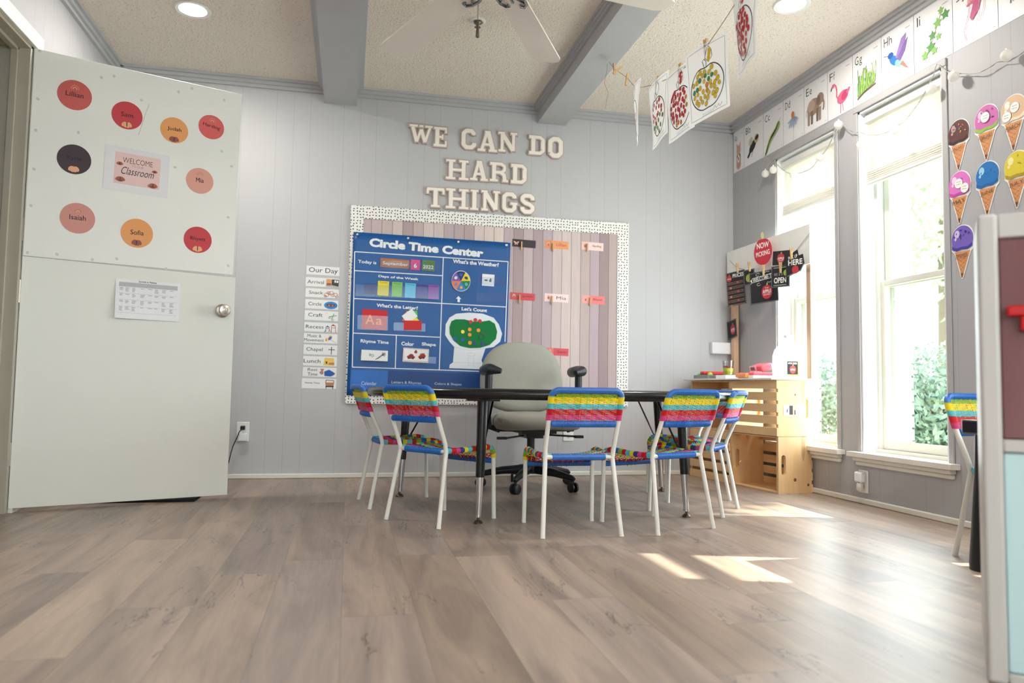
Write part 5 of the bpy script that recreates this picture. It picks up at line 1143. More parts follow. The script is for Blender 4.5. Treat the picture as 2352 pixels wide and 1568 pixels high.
def d_res(a): BR2 = C(186, 130, 96); blob(a, 292, 1268, 16, 14, BR2); blob(a, 278, 1258, 6, 6, BR2); blob(a, 306, 1258, 6, 6, BR2); blob(a, 290, 1300, 18, 24, BR2); blob(a, 272, 1300, 7, 12, C(170, 112, 80)); a.poly([(316, 1285), (370, 1262), (410, 1285), (440, 1305), (424, 1325), (390, 1342), (320, 1338)], C(30, 90, 180))
def d_hom(a): a.poly([(330, 1378), (424, 1380), (428, 1410), (420, 1448), (334, 1448), (326, 1408)], C(190, 130, 96)); a.poly([(340, 1384), (414, 1386), (418, 1408), (336, 1408)], C(236, 232, 226)); a.poly([(330, 1448), (424, 1448), (420, 1462), (332, 1462)], INK); a.line([(338, 1460), (338, 1482)], 0.004, INK); a.line([(414, 1460), (414, 1484)], 0.004, INK); a.line([(330, 1378), (424, 1380)], 0.002, INK)
day(119, 98, 488, 214, [('Our Day', (146, 118, 468, 200))], lambda a: None, 'white title card reading Our Day above the schedule column', 0)
day(110, 226, 482, 345, [('Arrival', (130, 262, 313, 308))], d_arr, 'Arrival schedule card with a dark bus-stop picture', 0)
day(108, 350, 480, 466, [('Snack', (147, 382, 305, 424))], d_sna, 'Snack schedule card with brown pretzels', 0)
day(104, 475, 474, 594, [('Circle', (140, 508, 286, 552))], d_cir, 'Circle schedule card with a blue rug', 0)
day(98, 600, 472, 722, [('Craft', (138, 630, 298, 676))], d_cra, 'Craft schedule card with green scissors', 0)
day(94, 732, 468, 848, [('Recess', (112, 766, 308, 808))], d_rec, 'Recess schedule card with a small playground', 0)
day(88, 856, 464, 976, [('Music &', (128, 868, 284, 905)), ('Movement', (94, 920, 312, 956))], d_mus, 'Music and Movement schedule card with maracas', 0)
day(86, 984, 462, 1104, [('Chapel', (118, 1018, 298, 1074))], d_cha, 'Chapel schedule card with a dark cross', 0)
day(80, 1114, 458, 1230, [('Lunch', (88, 1150, 274, 1196))], d_lun, 'Lunch schedule card with a yellow picture', 0)
day(76, 1238, 454, 1352, [('Rest', (132, 1250, 238, 1284)), ('Time', (132, 1302, 240, 1340))], d_res, 'Rest Time schedule card with a teddy and blue blanket', 0)
day(66, 1364, 450, 1484, [('Home Time', (102, 1408, 264, 1426))], d_hom, 'Home Time schedule card with a bus, lowest of the column', 0)

# ------------------------------------------------------------------ tags and papers on the door
Z1 = lambda x, y: (x*0.39545, y*0.39545)
def ddisc(zx, zy, r, c_, txt, tw, art, lbl, rot=0):
    u, v = duv(*Z1(zx, zy), 0.0085); a = Art(0.0); a.prism([(r*math.cos(2*PI*i/40), r*math.sin(2*PI*i/40)) for i in range(40)], 0, 0.0006, c_); a.z = 0.0007
    if art == 'rain':
        for k, rr_ in enumerate((0.019, 0.014, 0.009)): a.ring(0, 0.026, rr_*0.8, rr_, 0.0022, [C(228, 150, 120), C(216, 110, 96), C(240, 196, 160)][k] if c_ not in (PALE,) else C(206, 150, 140), 0, 180)
    elif art:
        cA, cB = art
        for sg in (-1, 1): a.ell(sg*0.011, -0.043, 0.013, 0.009, cA, sg*-50); a.ell(sg*0.006, -0.052, 0.008, 0.006, cA, sg*30)
        a.ell(0, -0.043, 0.0022, 0.012, cB)
    a.text(txt, -tw/2, -0.008, tw/2, 0.014, INK, 0.0, 0)
    tag(a.build('name_tag', mtx=FD(u, v, 0.0078) @ Matrix.Rotation(math.radians(rot), 4, 'Z')), lbl, 'name tag', 'round name tags on the door')
PALE = C(228, 164, 148); RD, RD2, OR, DKP = C(206, 92, 88), C(204, 62, 72), C(238, 164, 100), C(66, 48, 58)
ddisc(434, 552, 0.068, RD, 'Lillian', 0.070, 'rain', 'dusty red round name tag with a rainbow at the top left of the door', 0)
ddisc(739, 670, 0.065, RD2, 'Sam', 0.050, (C(240, 176, 130), C(80, 50, 60)), 'crimson round name tag with a moth in the top row of the door')
ddisc(1013, 756, 0.062, OR, 'Judah', 0.062, (C(150, 84, 76), C(90, 50, 50)), 'orange round name tag with a moth in the top row of the door')
ddisc(1228, 738, 0.060, C(224, 100, 98), 'Harding', 0.080, 'rain', 'coral round name tag with a rainbow at the top right of the door', -8)
ddisc(431, 925, 0.067, DKP, 'Kyrie', 0.056, (C(240, 178, 140), C(240, 178, 140)), 'dark plum round name tag with a pale butterfly')
ddisc(1161, 1050, 0.063, PALE, 'Mia', 0.036, 'rain', 'pale peach round name tag at the right middle of the door')
ddisc(451, 1267, 0.069, C(216, 148, 140), 'Isaiah', 0.064, 'rain', 'dusty pink round name tag at the lower left of the upper door')
ddisc(796, 1354, 0.068, OR, 'Sofia', 0.056, (C(150, 84, 76), C(90, 50, 50)), 'orange round name tag with a moth in the bottom row of the upper door')
ddisc(1149, 1392, 0.064, RD2, 'Rhyett', 0.068, (C(240, 176, 130), C(80, 50, 60)), 'crimson round name tag with a moth in the bottom row of the upper door')
u, v = duv(315, 394, 0.0085); a = Art(0.0); a.sheet(-0.136, -0.103, 0.136, 0.103, mat('laminated_white', (236, 234, 238), 0.25), 0.0008); a.rect(-0.095, -0.070, 0.098, 0.078, C(240, 206, 202))
a.text('WELCOME', -0.062, 0.032, 0.064, 0.057, INK, -0.012); a.text('TO OUR', -0.024, 0.016, 0.026, 0.026, C(150, 130, 130), -0.01); a.text('Classroom', -0.066, -0.022, 0.072, 0.013, INK, -0.005, 0, 0.35)
for (x, y, s1) in [(-0.074, 0.026, .7), (0.074, 0.013, .6), (-0.068, -0.046, 1.0), (0.070, -0.054, 1.0)]:
    for sg in (-1, 1): a.ell(x+sg*0.009*s1, y, 0.013*s1, 0.007*s1, C(178, 100, 74), sg*-35); a.ell(x+sg*0.006*s1, y-0.008*s1, 0.008*s1, 0.005*s1, C(150, 80, 64), sg*20)
    a.ell(x, y-0.002, 0.002, 0.010*s1, C(90, 50, 40))
tag(a.build('welcome_poster', mtx=FD(u, v, 0.0078) @ Matrix.Rotation(math.radians(-1), 4, 'Z')), 'white framed pink poster reading WELCOME TO OUR Classroom on the door', 'poster')
u, v = duv(340, 690, 0.003); a = Art(0.0); pm = mat('print_paper', (240, 240, 244), 0.5)
N = 12; vs = []; fs = []; W2, H2_ = 0.138, 0.091
for i in range(N+1):
    x = -W2+2*W2*i/N; zc = 0.004+0.012*(1-i/N)**2
    vs += [(x, -H2_, zc*1.2), (x, H2_, 0.001)]
    if i: fs.append((2*i-2, 2*i, 2*i+1, 2*i-1))
tt_ = thing('evacuation_table', 'white sheet with a printed table taped to the lower door half', 'paper'); tt_.matrix_world = FD(u, v, 0.0004)
a.add(vs, fs, pm); o = a.build('sheet', tt_); sd_ = o.modifiers.new('solid', 'SOLIDIFY'); sd_.thickness = 0.0006
a = Art(0.0205); gx = [-0.124, -0.100, -0.072, -0.036, -0.004, 0.024, 0.056, 0.090, 0.126]; LG = C(190, 190, 196, 0.6, 0)
a.z = 0.0; fn_ = lambda x, y: 0.0012+(0.0048+0.0144*(1-(x+W2)/(2*W2))**2-0.001)*((H2_-y)/(2*H2_))+0.0006
def prt(pts, mt_, w_=None):
    pts = [Vector(p) for p in pts]
    a.add([(p.x, p.y, fn_(p.x, p.y)) for p in pts], [(0, 1, 2, 3)], mt_)
for i in range(8): prt([(gx[i], 0.058), (gx[i+1], 0.058), (gx[i+1], 0.078), (gx[i], 0.078)], LG)
for i in range(8):
    for j in range(4):
        y1_ = 0.056-j*0.030
        for k in range(random.randint(1, 4)): yy_ = y1_-0.003-k*0.0052; prt([(gx[i]+0.003, yy_-0.0016), (gx[i]+0.006+random.uniform(0.006, 0.018), yy_-0.0016), (gx[i]+0.006+random.uniform(0.006, 0.018), yy_), (gx[i]+0.003, yy_)], GREYINK)
for j in range(5): y_ = 0.058-j*0.0305; [prt([(gx[i], y_-0.0005), (gx[i+1], y_-0.0005), (gx[i+1], y_+0.0005), (gx[i], y_+0.0005)], LG) for i in range(8)]
for i in range(8): prt([(gx[i]+0.002, 0.066), (gx[i+1]-0.008, 0.066), (gx[i+1]-0.008, 0.070), (gx[i]+0.002, 0.070)], INK)
a.build('printed_table', tt_)
a = Art(0.0016); a.text('Survival or Release', -0.042, 0.082, 0.034, 0.0895, INK, 0.02); a.build('printed_title', tt_)

# ------------------------------------------------------------------ alphabet cards on the right wall
AY = [4.716, 4.572, 4.330, 4.100, 3.882, 3.659, 3.443, 3.222, 2.998, 2.763, 2.525, 2.300]
AW = 0.228
def ab(i, ch, name_lbl, fn):
    if i == 0: ya, yb = 4.690, 4.572
    ya, yb = AY[i], AY[i+1]; w2 = (ya-yb)/2-0.0012; a = Art(0.0); a.sheet(-w2, -0.145, w2, 0.145, mat('alphabet_card_white', (242, 242, 244), 0.35, var=0.01), 0.0008)
    a.line([(-w2+.0006, -.1445), (-w2+.0006, .1445)], 0.0012, C(120, 120, 124)); x0 = -w2+0.022
    K = w2/0.112
    u1 = 0.006 if ch[0] == 'I' else 0.022 if ch[0] == 'J' else 0.028; u2 = 0.006 if ch[1] == 'i' else 0.012 if ch[1] in 'jf' else 0.021
    a.text(ch[0], -w2+0.020*K, 0.075, -w2+(0.020+u1)*K, 0.120, INK, -0.006 if ch[0] != 'I' else 0.0); a.text(ch[1], -w2+(0.028+u1)*K, 0.075 if ch[1] not in 'gj' else 0.062, -w2+(0.028+u1+u2)*K, 0.105 if ch[1] not in 'bdfhik' else 0.120, INK, -0.006 if ch[1] != 'i' else 0.0)
    a.line([(w2-0.055*K, 0.108), (w2-0.022*K, 0.108)], 0.0022, GREYINK); a.line([(w2-0.022, -0.130), (w2-0.012, -0.130)], 0.004, C(190, 190, 194))
    f0 = lambda x, y: (x*K, y); a.fn = f0; fn(a); a.fn = None
    tag(a.build('alphabet_card', mtx=FR((ya+yb)/2, 2.241, XR-0.0006)), name_lbl, 'alphabet card', 'alphabet cards above the windows')
def B_(a, cx, cy, rx, ry, m_, rot=0): blob(a, cx, cy, rx, ry, m_, math.radians(rot))
def al_a(a):
    F1, F2 = C(196, 150, 138), C(214, 170, 156); B_(a, 0, -0.105, .05, .03, F2); B_(a, 0, -0.07, .045, .06, F1); B_(a, -.03, .03, .009, .024, F1, 18); B_(a, .03, .03, .009, .024, F1, -18); B_(a, 0, 0, .045, .035, F2); B_(a, 0, -0.06, .026, .028, C(244, 236, 230)); B_(a, -.03, -.04, .009, .011, INK); B_(a, .03, -.04, .009, .011, INK); B_(a, 0, -.06, .008, .014, C(60, 50, 50))
def al_b(a): B_(a, -.01, -.03, .05, .028, C(40, 38, 30), 42); B_(a, .035, .01, .026, .030, C(200, 180, 120), 0); B_(a, .04, .015, .022, .014, INK, 30); B_(a, -.03, .01, .03, .022, C(200, 200, 180), 60); B_(a, -.05, -.075, .026, .010, INK, 50); a.line([(-.03, -.05), (-.075, -.09)], .004, INK); a.line([(.0, -.05), (-.02, -.1)], .004, INK)
def al_c(a):
    a.line([(-.085, -.135), (.085, .05)], .0025, C(120, 120, 96)); pts = [(-.075+.135*t_, -.125+.15*t_+.015*math.sin(t_*5)) for t_ in [k/13 for k in range(14)]]
    for k, (x, y) in enumerate(pts): B_(a, x, y, .012+.008*min(1, k/6), .024, C(168, 192, 120), -40)
    for k, (x, y) in enumerate(pts): B_(a, x, y, .0035, .022, INK, -40)
def al_d(a):
    for k in range(26):
        an = math.radians(200+k*5.6+random.uniform(-4, 4)); r_ = random.uniform(.05, .075); a.line([(0, .005), (r_*1.05*math.cos(an), .005+r_*math.sin(an))], .0036, [C(150, 172, 200), C(128, 150, 184), C(176, 190, 208)][k % 3])
    B_(a, 0, .015, .016, .022, C(214, 120, 50)); a.line([(.005, -.06), (.008, -.145)], .002, C(120, 130, 120))
def al_e(a):
    E1, E2, E3 = C(156, 132, 116), C(124, 102, 92), C(180, 158, 140); B_(a, -.02, -.01, .062, .050, E1, 5); B_(a, -.04, .0, .036, .036, E3); B_(a, .045, .015, .034, .036, E1)
    for x in (-.066, -.035, .018, .042): a.poly([(x-.011, -.03), (x+.013, -.03), (x+.009, -.108), (x-.009, -.108)], E2 if x in (-.035, .018) else E1)
    B_(a, .028, .012, .018, .028, E2, -14); a.line([(.07, .01), (.082, -.02), (.078, -.05), (.07, -.058)], .013, E1); a.line([(.06, -.012), (.058, -.034)], .005, C(240, 226, 206)); a.line([(-.082, -.01), (-.09, -.05)], .003, E2)
def al_f(a):
    P1, P2 = C(232, 110, 150), C(206, 70, 116); B_(a, .025, -.05, .050, .034, P1, 14); B_(a, .045, -.045, .034, .022, P2, 30); B_(a, .075, -.03, .020, .010, P1, 40)
    a.line([(-.012, -.055), (-.028, -.03), (-.026, .0), (-.034, .03), (-.048, .045), (-.062, .04)], .010, P1); B_(a, -.058, .040, .014, .011, P1); a.line([(-.07, .036), (-.080, .016)], .007, INK); a.line([(.01, -.08), (.008, -.138)], .004, P2); a.line([(.025, -.08), (.032, -.132)], .004, P2)
def al_g(a):
    a.line([(-.075, -.115), (-.02, -.095), (.07, -.08)], .010, C(110, 86, 76))
    for k in range(34):
        x = -.072+.14*k/33; a.line([(x, -.105+.12*(k/33)*.3), (x+random.uniform(-.018, .022), random.uniform(-.03, .045))], .004, [C(110, 170, 50), C(150, 196, 80), C(80, 140, 50), C(190, 214, 120)][k % 4])
def al_h(a):
    B_(a, -.02, -.02, .040, .022, C(46, 120, 190), -40); B_(a, -.045, .015, .020, .016, C(30, 90, 170)); a.line([(-.06, .02), (-.095, .028)], .003, C(80, 90, 110)); B_(a, .010, -.045, .026, .018, C(140, 210, 190), -30)
    a.poly([(-.01, -.01), (.03, .07), (.065, .085), (.05, .02), (.02, -.03)], C(150, 120, 180)); a.poly([(.0, -.02), (.05, .04), (.075, .06), (.055, .0), (.02, -.04)], C(120, 96, 160)); a.poly([(.02, -.055), (.04, -.045), (.075, -.095), (.06, -.09)], C(226, 120, 110))
def al_i(a):
    G1, G2 = C(120, 180, 76), C(70, 140, 60); a.line([(.06, .09), (.03, .03), (.0, -.03), (-.045, -.11)], .003, C(130, 120, 70))
    for (x, y, s1, k) in [(.05, .085, .016, 0), (.075, .055, .022, 1), (.03, .035, .022, 0), (.0, -.01, .020, 1), (.035, -.03, .016, 0), (-.01, -.06, .024, 1), (-.045, -.085, .020, 0), (.01, -.085, .018, 0)]:
        a.poly([(x+s1*(1.25 if j % 2 == 0 else .62)*math.cos(math.radians(90+36*j)), y+s1*(1.25 if j % 2 == 0 else .62)*math.sin(math.radians(90+36*j))) for j in range(10)], (G1, G2)[k])
def al_j(a):
    J1, J2 = C(206, 90, 120), C(226, 150, 160); B_(a, .02, .055, .055, .032, J2, 12); B_(a, .025, .065, .04, .018, C(240, 214, 214), 12)
    for k in range(7): B_(a, -.028+.017*k, .030+.004*k, .010, .007, J1)
    for k in range(5): a.line([(.02, .085), (-.02+.02*k, .045)], .003, J1)
    a.poly([(.0, .03), (.04, .035), (.02, -.02), (-.01, -.05), (-.02, -.03)], C(196, 70, 130)); a.line([(-.02, .02), (-.035, -.04), (-.05, -.08), (-.042, -.125)], .003, J1); a.line([(.03, .02), (.02, -.04), (.012, -.09)], .0025, J2); a.line([(.055, .035), (.05, -.02), (.03, -.07)], .0025, J2)
def al_k(a):
    for k in range(9): a.line([(-.04+.01*k, .06), (-.05+.012*k, -.07+.004*k)], .006, [C(70, 76, 84), C(150, 156, 162), C(40, 44, 50)][k % 3])
    B_(a, 0, .07, .04, .03, C(110, 116, 124))
for i, (ch, lb, fn) in enumerate([('Aa', 'alphabet card Aa with a pinkish alpaca, leftmost in the corner', al_a), ('Bb', 'alphabet card Bb with a dark bee', al_b), ('Cc', 'alphabet card Cc with a striped green caterpillar', al_c), ('Dd', 'alphabet card Dd with a drooping blue daisy', al_d), ('Ee', 'alphabet card Ee with a brown elephant', al_e), ('Ff', 'alphabet card Ff with a pink flamingo', al_f), ('Gg', 'alphabet card Gg with a clump of green grass', al_g), ('Hh', 'alphabet card Hh with a blue and purple hummingbird', al_h), ('Ii', 'alphabet card Ii with a sprig of green ivy', al_i), ('Jj', 'alphabet card Jj with a pink jellyfish', al_j), ('Kk', 'alphabet card with dark grey strokes at the top right corner', al_k)]): ab(i, ch, lb, fn)

# ------------------------------------------------------------------ ice cream cones
WAF, WAF2, WAF3 = C(216, 150, 96), C(184, 112, 66), C(226, 176, 130)
ZC5 = lambda x, y: (2140+x*0.3316, 160+y*0.3316)
def cone(zx, z0, z1, month, c1, c2, kind, lbl, tags=()):
    p0 = hit(*ZC5(zx, z0), (XR, 0, 0), (1, 0, 0)); p1 = hit(*ZC5(zx+8, z1), (XR, 0, 0), (1, 0, 0)); H_ = p0.z-p1.z; s1 = H_/0.24; a = Art(0.0)
    P = lambda l: [(x*s1, y*s1) for x, y in l]
    rim = []
    for i in range(24): t_ = math.radians(-20+220*i/23); rim.append((0.062*math.cos(t_), 0.053+0.064*math.sin(t_)))
    out = rim+[(-.060, .006), (-.044, -.006), (-.004, -.122), (.004, -.122), (.044, -.006), (.060, .010)]
    a.prism(P(out), 0, 0.0012, WH); a.z = 0.0013
    a.poly(P([(-.042, .0), (.042, .0), (.0, -.118)]), WAF)
    for k in range(5): y = -.015-.02*k; w_ = .042*(1+(y)/.12); a.line(P([(-w_, y+.006), (w_*.5, y-.022)]), 0.0022, WAF2); a.line(P([(w_, y+.006), (-w_*.5, y-.022)]), 0.0022, WAF3)
    a.poly(P([(.0, -.118), (.008, -.096), (-.006, -.098)]), C(110, 60, 44))
    sc_ = [(x*0.94, 0.053+(y-0.053)*0.94) for x, y in rim]+[(-.056, .012), (-.035, .004), (-.01, .012), (.02, .006), (.045, .014), (.056, .020)]
    a.poly(P(sc_), c1)
    a.poly(P([(-.054, .026), (-.030, .016), (.0, .020), (.03, .018), (.056, .034), (.054, .016), (.03, .006), (.0, .008), (-.03, .002), (-.052, .012)]), c2)
    lt2 = [min(255, int(q+(255-q)*0.35)) for q in kind]; a.ell(-.028*s1, .078*s1, .014*s1, .017*s1, C(*lt2)); a.ell(-.036*s1, .056*s1, .006*s1, .007*s1, C(*lt2))
    rr = random.Random(len(month)*7+int(zx))
    spk = {'JANUARY': [C(220, 96, 70), C(40, 120, 190), C(90, 170, 90), C(236, 160, 70)], 'FEBRUARY': [C(120, 40, 100), C(60, 60, 40)], 'SEPTEMBER': [C(56, 40, 130)]}.get(month, [c2])
    for k in range(14 if month in ('JANUARY', 'FEBRUARY', 'SEPTEMBER') else 4):
        an = rr.uniform(0, PI); r_ = rr.uniform(.01, .05); a.ell(r_*math.cos(an)*s1, (.05+r_*math.sin(an))*s1, .005*s1, .0025*s1, spk[k % len(spk)], rr.uniform(0, 180), 8)
    a.text(month, -.034*s1, -.030*s1, .034*s1, -.012*s1, C(70, 44, 30), -0.006, 6)
    for (tx, ty) in tags:
        a.ell(tx*s1, ty*s1, .0225*s1, .0225*s1, C(196, 190, 196)); a.ell(tx*s1, ty*s1, .0215*s1, .0215*s1, WH); a.scribble((tx-.012)*s1, (ty-.010)*s1, (tx+.012)*s1, (ty+.012)*s1, 2, GREYINK, int(tx*1000)+50, 0.002)
    cy = (p0.z+p1.z)/2; yy_ = (p0.y+p1.y)/2
    tag(a.build('ice_cream_cutout', mtx=FR(yy_, cy, XR-0.001) @ Matrix.Rotation(math.radians(-2), 4, 'Z')), lbl, 'wall cutout', 'ice cream birthday cutouts')
cone(186, 340, 695, 'JANUARY', C(92, 50, 48), C(64, 32, 34), (150, 90, 90), 'chocolate ice cream cutout with sprinkles marked JANUARY')
cone(378, 237, 625, 'FEBRUARY', C(206, 104, 176), C(140, 196, 60), (230, 170, 210), 'pink and green ice cream cutout marked FEBRUARY', [(-.002, .062)])
cone(566, 168, 560, 'MARCH', C(222, 188, 150), C(240, 220, 190), (244, 232, 214), 'beige ice cream cutout marked MARCH, cut by the photo edge', [(.008, .060), (-.030, .030)])
cone(192, 697, 1065, 'MAY', C(222, 120, 200), C(196, 70, 168), (240, 190, 230), 'bright pink ice cream cutout marked MAY', [(-.002, .060), (.032, .034)])
cone(385, 628, 1012, 'JUNE', C(20, 116, 190), C(16, 96, 170), (110, 190, 230), 'plain blue ice cream cutout marked JUNE')
cone(590, 555, 955, 'JULY', C(226, 206, 50), C(180, 150, 30), (244, 232, 120), 'yellow ice cream cutout marked JULY, cut by the photo edge')
cone(212, 1070, 1445, 'SEPTEMBER', C(120, 96, 190), C(70, 54, 160), (190, 170, 220), 'violet ice cream cutout marked SEPTEMBER, lowest by the window')
cone(610, 990, 1370, 'NOVEMBER', C(120, 140, 214), C(80, 90, 180), (190, 200, 240), 'periwinkle ice cream cutout just showing above the white cupboard')

# ------------------------------------------------------------------ globe string lights
sl = thing('string_lights', 'string of frosted white globe lights looped along the window tops', 'string lights', (XR-0.03, 3.4, 2.0))
O3 = Vector((XR-0.03, 3.4, 2.0)); SLW = mat('silver_wire', (190, 188, 184), 0.4, 0.4)
gl = [(1758, 399), (1776, 390), (1823, 402), (1883, 362), (1926, 287), (1978, 333), (2061, 301), (2139, 205), (2190, 175), (2312, 128)]
hk = [(1758, 357), (1780, 372), (1835, 397), (1889, 354), (1928, 275), (1972, 303), (2062, 290), (2136, 187), (2152, 146), (2212, 168), (2290, 142), (2352, 118)]
hp = [sp_(*q, x=XR-0.022) for q in hk]; pts = []
for i in range(len(hp)-1):
    for k in range(8):
        q = hp[i].lerp(hp[i+1], k/8); q.z -= 0.03*math.sin(PI*k/8)*min(1, (hp[i+1]-hp[i]).length/0.25); pts.append(q-O3)
pts.append(hp[-1]-O3)
b = MB(); b.tube(pts, 0.0014, SLW, 6); b.tube([p+Vector((0.004*math.sin(i*1.3), 0.003*math.cos(i*1.1), 0.003*math.cos(i*1.7))) for i, p in enumerate(pts)], 0.0011, SLW, 6); b.build('wire', sl)
for (px, py) in gl:
    q = sp_(px, py, XR-0.042)-O3; b = MB(); b.ball(tuple(q), 0.0235, M_GLOBE, 20); go = b.build('globe', sl)
    b = MB(); tp = min(pts, key=lambda p: (p-q-Vector((0, 0, 0.03))).length); b.tube([q+Vector((0, 0, 0.022)), q+Vector((0, 0, 0.031))], 0.004, WH, 8); b.tube([q+Vector((0, 0, 0.030)), tp], 0.0010, SLW, 6); b.build('socket', go)

# ------------------------------------------------------------------ hanging apple drawings
AP = [(1463, 200, 3.70), (1512, 190, 3.28), (1563, 162, 3.0), (1621, 108, 2.74), (1714, -30, 2.46)]
lp = [atd(1395, 137, 4.05), atd(1412, 158, 3.97), atd(1440, 178, 3.87)]+[atd(*q) for q in AP]+[atd(1800, -160, 2.2), atd(1900, -300, 2.05)]
def cat(P_, n=8):
    out = []
    for i in range(len(P_)-1):
        p0, p1, p2, p3 = P_[max(0, i-1)], P_[i], P_[i+1], P_[min(len(P_)-1, i+2)]
        for k in range(n):
            t_ = k/n; out.append(0.5*((2*p1)+(p2-p0)*t_+(2*p0-5*p1+4*p2-p3)*t_*t_+(3*p1-p0-3*p2+p3)*t_**3))
    out.append(P_[-1]); return out
b = MB(); up_end = Vector((lp[-1].x, lp[-1].y, ZC)); b.tube(cat(lp)+[up_end], 0.0015, STR, 6); hang = lp[0]
b.tube([hang, hang+Vector((0, 0, -0.05)), atd(1388, 190, 4.05), atd(1397, 213, 4.05), atd(1390, 250, 4.05)], 0.0012, STR, 5); b.tube([hang, Vector((hang.x-0.01, hang.y+0.02, 2.333 if 1.18 < hang.x < 1.37 else ZC))], 0.0012, STR, 5)
tag(b.build('drawing_line'), 'jute string with a loose tail carrying the apple drawings under the ceiling', 'string')
GD = 'apple drawings on the string'; GPL = 'clothespins on the drawing string'
def leafpts(x, y, w_, h_, rot=0): return [(x, y), (x-w_*.6, y+h_*.35), (x-w_*.35, y+h_*.75), (x, y+h_), (x+w_*.45, y+h_*.7), (x+w_*.6, y+h_*.3)]
def drawing(px, py, depth, yaw, cols, seed, lbl, leafm, curl=0.01, pinlbl='', dense=1.0, tilt=0):
    """paper 8.5 x 11 in, hung from its top centre; yaw = direction of its normal"""
    top = atd(px, py, depth); n = Vector((math.cos(math.radians(yaw)), math.sin(math.radians(yaw)), 0)); u = Vector((0, 0, 1)).cross(n)
    M = frame(top, u, n) @ Matrix.Rotation(math.radians(tilt), 4, 'Z'); t = thing('apple_drawing', lbl, 'drawing', group=GD); t.matrix_world = M; W_, H_ = 0.216, 0.279
    bend = lambda x, y: curl*math.sin((x/W_+0.5)*PI*1.1+y*6)+curl*0.6*math.cos(y*14+x*5)*(-y/H_)
    b = MB(); vs = []; fs = []; NX, NY = 14, 16
    for j in range(NY+1):
        for i in range(NX+1): x = -W_/2+W_*i/NX; y = -H_*j/NY+0.012; vs.append((x, y, bend(x, y)))
    for j in range(NY):
        for i in range(NX): k = j*(NX+1)+i; fs.append((k, k+NX+1, k+NX+2, k+1))
    b.add(vs, fs, M_PAPER_T, True); b.build('paper', t)
    class Bent(Art):
        def add(s, vs, fs, m_, smooth=False): MB.add(s, [(x, y, bend(x, y)+z) for x, y, z in vs], fs, m_, smooth)
    a = Bent(0.0008, 0.00006); rr = random.Random(seed); cx, cy, r = 0.0, -0.152, 0.084
    BL = C(40, 40, 44, 0.6, 0)
    def shape(sc1): return [(cx+r*sc1*(1-0.16*math.exp(-((t_-PI/2)/0.30)**2)-0.07*math.exp(-((t_-3*PI/2)/0.28)**2))*math.cos(t_)*1.04, cy+r*sc1*1.0*(1-0.16*math.exp(-((t_-PI/2)/0.30)**2)-0.07*math.exp(-((t_-3*PI/2)/0.28)**2))*math.sin(t_)) for t_ in [2*PI*k/40+0.0001 for k in range(40)]]
    bord = []
    for (x0, y0, x1, y1) in [(-.095, .0, .095, .0), (.095, .0, .095, -.255), (.095, -.255, -.095, -.255), (-.095, -.255, -.095, .0)]:
        for k in range(12): bord.append((x0+(x1-x0)*k/12, y0+(y1-y0)*k/12))
    a.line(bord, 0.0012, BL, closed=True)
    a.line(shape(1.0), 0.0040, BL, closed=True); a.line([(-.004, cy+r*.84), (-.014, cy+r*1.2), (-.004, cy+r*1.25), (.006, cy+r*1.1), (.004, cy+r*.86)], 0.0028, BL)
    lf_ = leafpts(0.018, cy+r*1.02, 0.030, 0.062); a.line(lf_, 0.0026, BL, closed=True)
    if leafm:
        for k in range(5): a.ell(0.018+rr.uniform(-.006, .006), cy+r*1.02+0.01+0.009*k, 0.0085, 0.0075, leafm)
    pts2 = []
    for k in range(1500):
        x, y = rr.uniform(-r, r), rr.uniform(-r, r)
        if x*x+y*y > (r-0.0115)**2 or (abs(x) < 0.02 and y > r*.66): continue
        if all((x-p)**2+(y-q)**2 > (0.0168/dense)**2 for p, q in pts2): pts2.append((x, y))
    for (x, y) in pts2:
        c_ = cols(x/r, y/r, rr)
        if c_: e = rr.uniform(.9, 1.1); a.ell(cx+x, cy+y, 0.0088*e, 0.0100*e, C(120, 90, 30, 0.6, 0) if c_[1] else C(150, 30, 40, 0.6, 0), rr.uniform(-30, 30), 12); a.ell(cx+x, cy+y, 0.0078*e, 0.0090*e, c_[0], rr.uniform(-30, 30), 12)
    a.scribble(-0.028, cy-r-0.022, 0.028, cy-r-0.010, 2, C(170, 170, 176), seed+9, 0.0016); a.line([(0.03+0.006*k, -0.246+0.006*((k*7) % 3-1)) for k in range(9)], 0.0016, BL)
    a.build('dotted_apple', t)
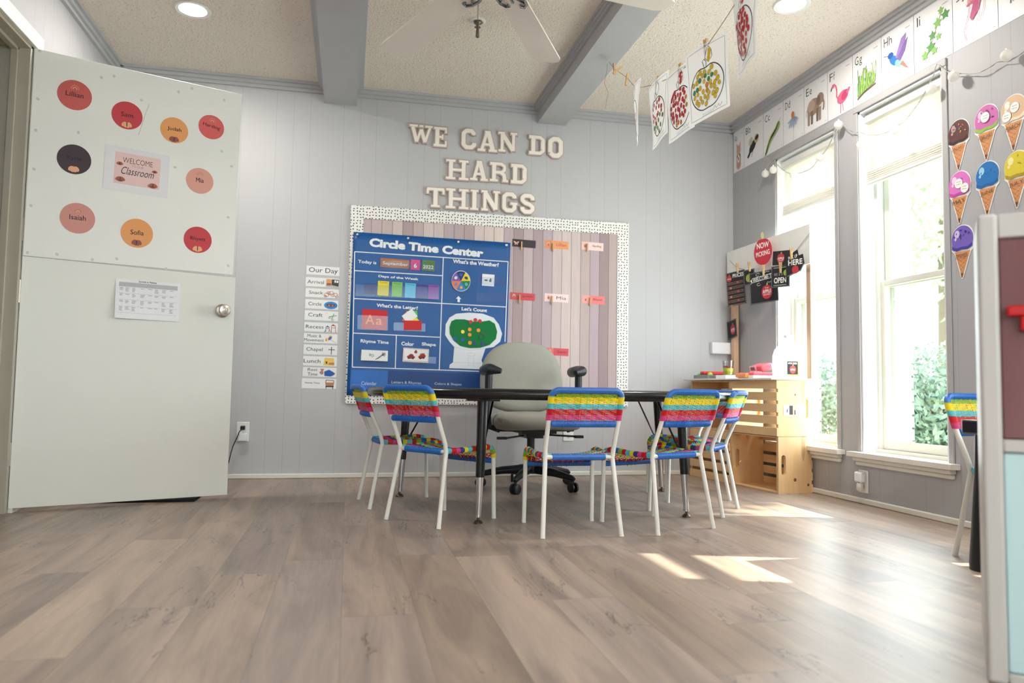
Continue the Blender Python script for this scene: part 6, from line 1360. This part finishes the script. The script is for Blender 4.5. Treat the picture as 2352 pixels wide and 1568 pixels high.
    if pinlbl: pin(frame(top+n*0.0+Vector((0, 0, 0.002)), u, n) @ Matrix.Rotation(math.radians(rr.uniform(-10, 10)), 4, 'Z') @ Matrix.Rotation(PI/2, 4, 'Y'), pinlbl, GPL, 1.0)
Yc, Rc, Gc, Oc = C(236, 200, 30), C(214, 40, 52), C(40, 150, 96), C(238, 150, 40)
y_ = lambda x, y, q: ((Gc, 1) if (abs(y-0.35-x*.3) < .17 and q.random() < .75) else (Oc, 1) if (abs(x-.1) < .25 and -.25 < y < .05) else (Rc, 1) if (x > .75 and abs(y) < .15) else (Yc, 1) if q.random() < .93 else None)
r_ = lambda x, y, q: ((Oc, 1) if (y < -.55 or x > .62) and q.random() < .9 else (Rc, 0))
g_f = lambda x, y, q: ((C(70, 160, 84), 0) if y < -.35 or (x > .2 and y < 0) else (C(216, 84, 80), 0)) if q.random() < .8 else None
p_f = lambda x, y, q: (C(236, 170, 170), 0) if q.random() < .45 else None
rr_f = lambda x, y, q: (Rc, 0) if q.random() < .92 else None
drawing(*AP[0], 166, p_f, 31, 'nearly edge-on white apple drawing at the far end of the string', None, 0.014, 'clothespin on the edge-on drawing at the far end', tilt=-3)
drawing(*AP[1], 179, g_f, 32, 'red and green dotted apple drawing, second from the far end', None, 0.012, 'clothespin on the red and green apple drawing', tilt=2)
drawing(*AP[2], 187, r_, 33, 'red dotted apple drawing with some yellow dots, beside the big yellow one', Rc, 0.010, 'clothespin on the red apple drawing', tilt=0)
drawing(*AP[3], 197, y_, 34, 'yellow and green dotted apple drawing, the fully readable one', Yc, 0.006, 'clothespin on the yellow apple drawing', tilt=3)
drawing(*AP[4], 174, rr_f, 35, 'all-red dotted apple drawing cut by the top of the photo', Rc, 0.018, 'clothespin on the all-red drawing', tilt=-4, dense=1.2)
for k, (px, py, d, rt, lb) in enumerate([(1411, 156, 3.97, 5, 'empty clothespin nearest the far end of the drawing string'), (1420, 160, 3.93, -50, 'slanting empty clothespin crossing the first one on the string'), (1440, 181, 3.87, -8, 'empty clothespin alone between the crossed pair and the drawings')]):
    pin(frame(atd(px, py, d), (1, 0, 0), (0, -1, 0)) @ Matrix.Rotation(math.radians(rt), 4, 'Z'), lb, GPL, 1.0)
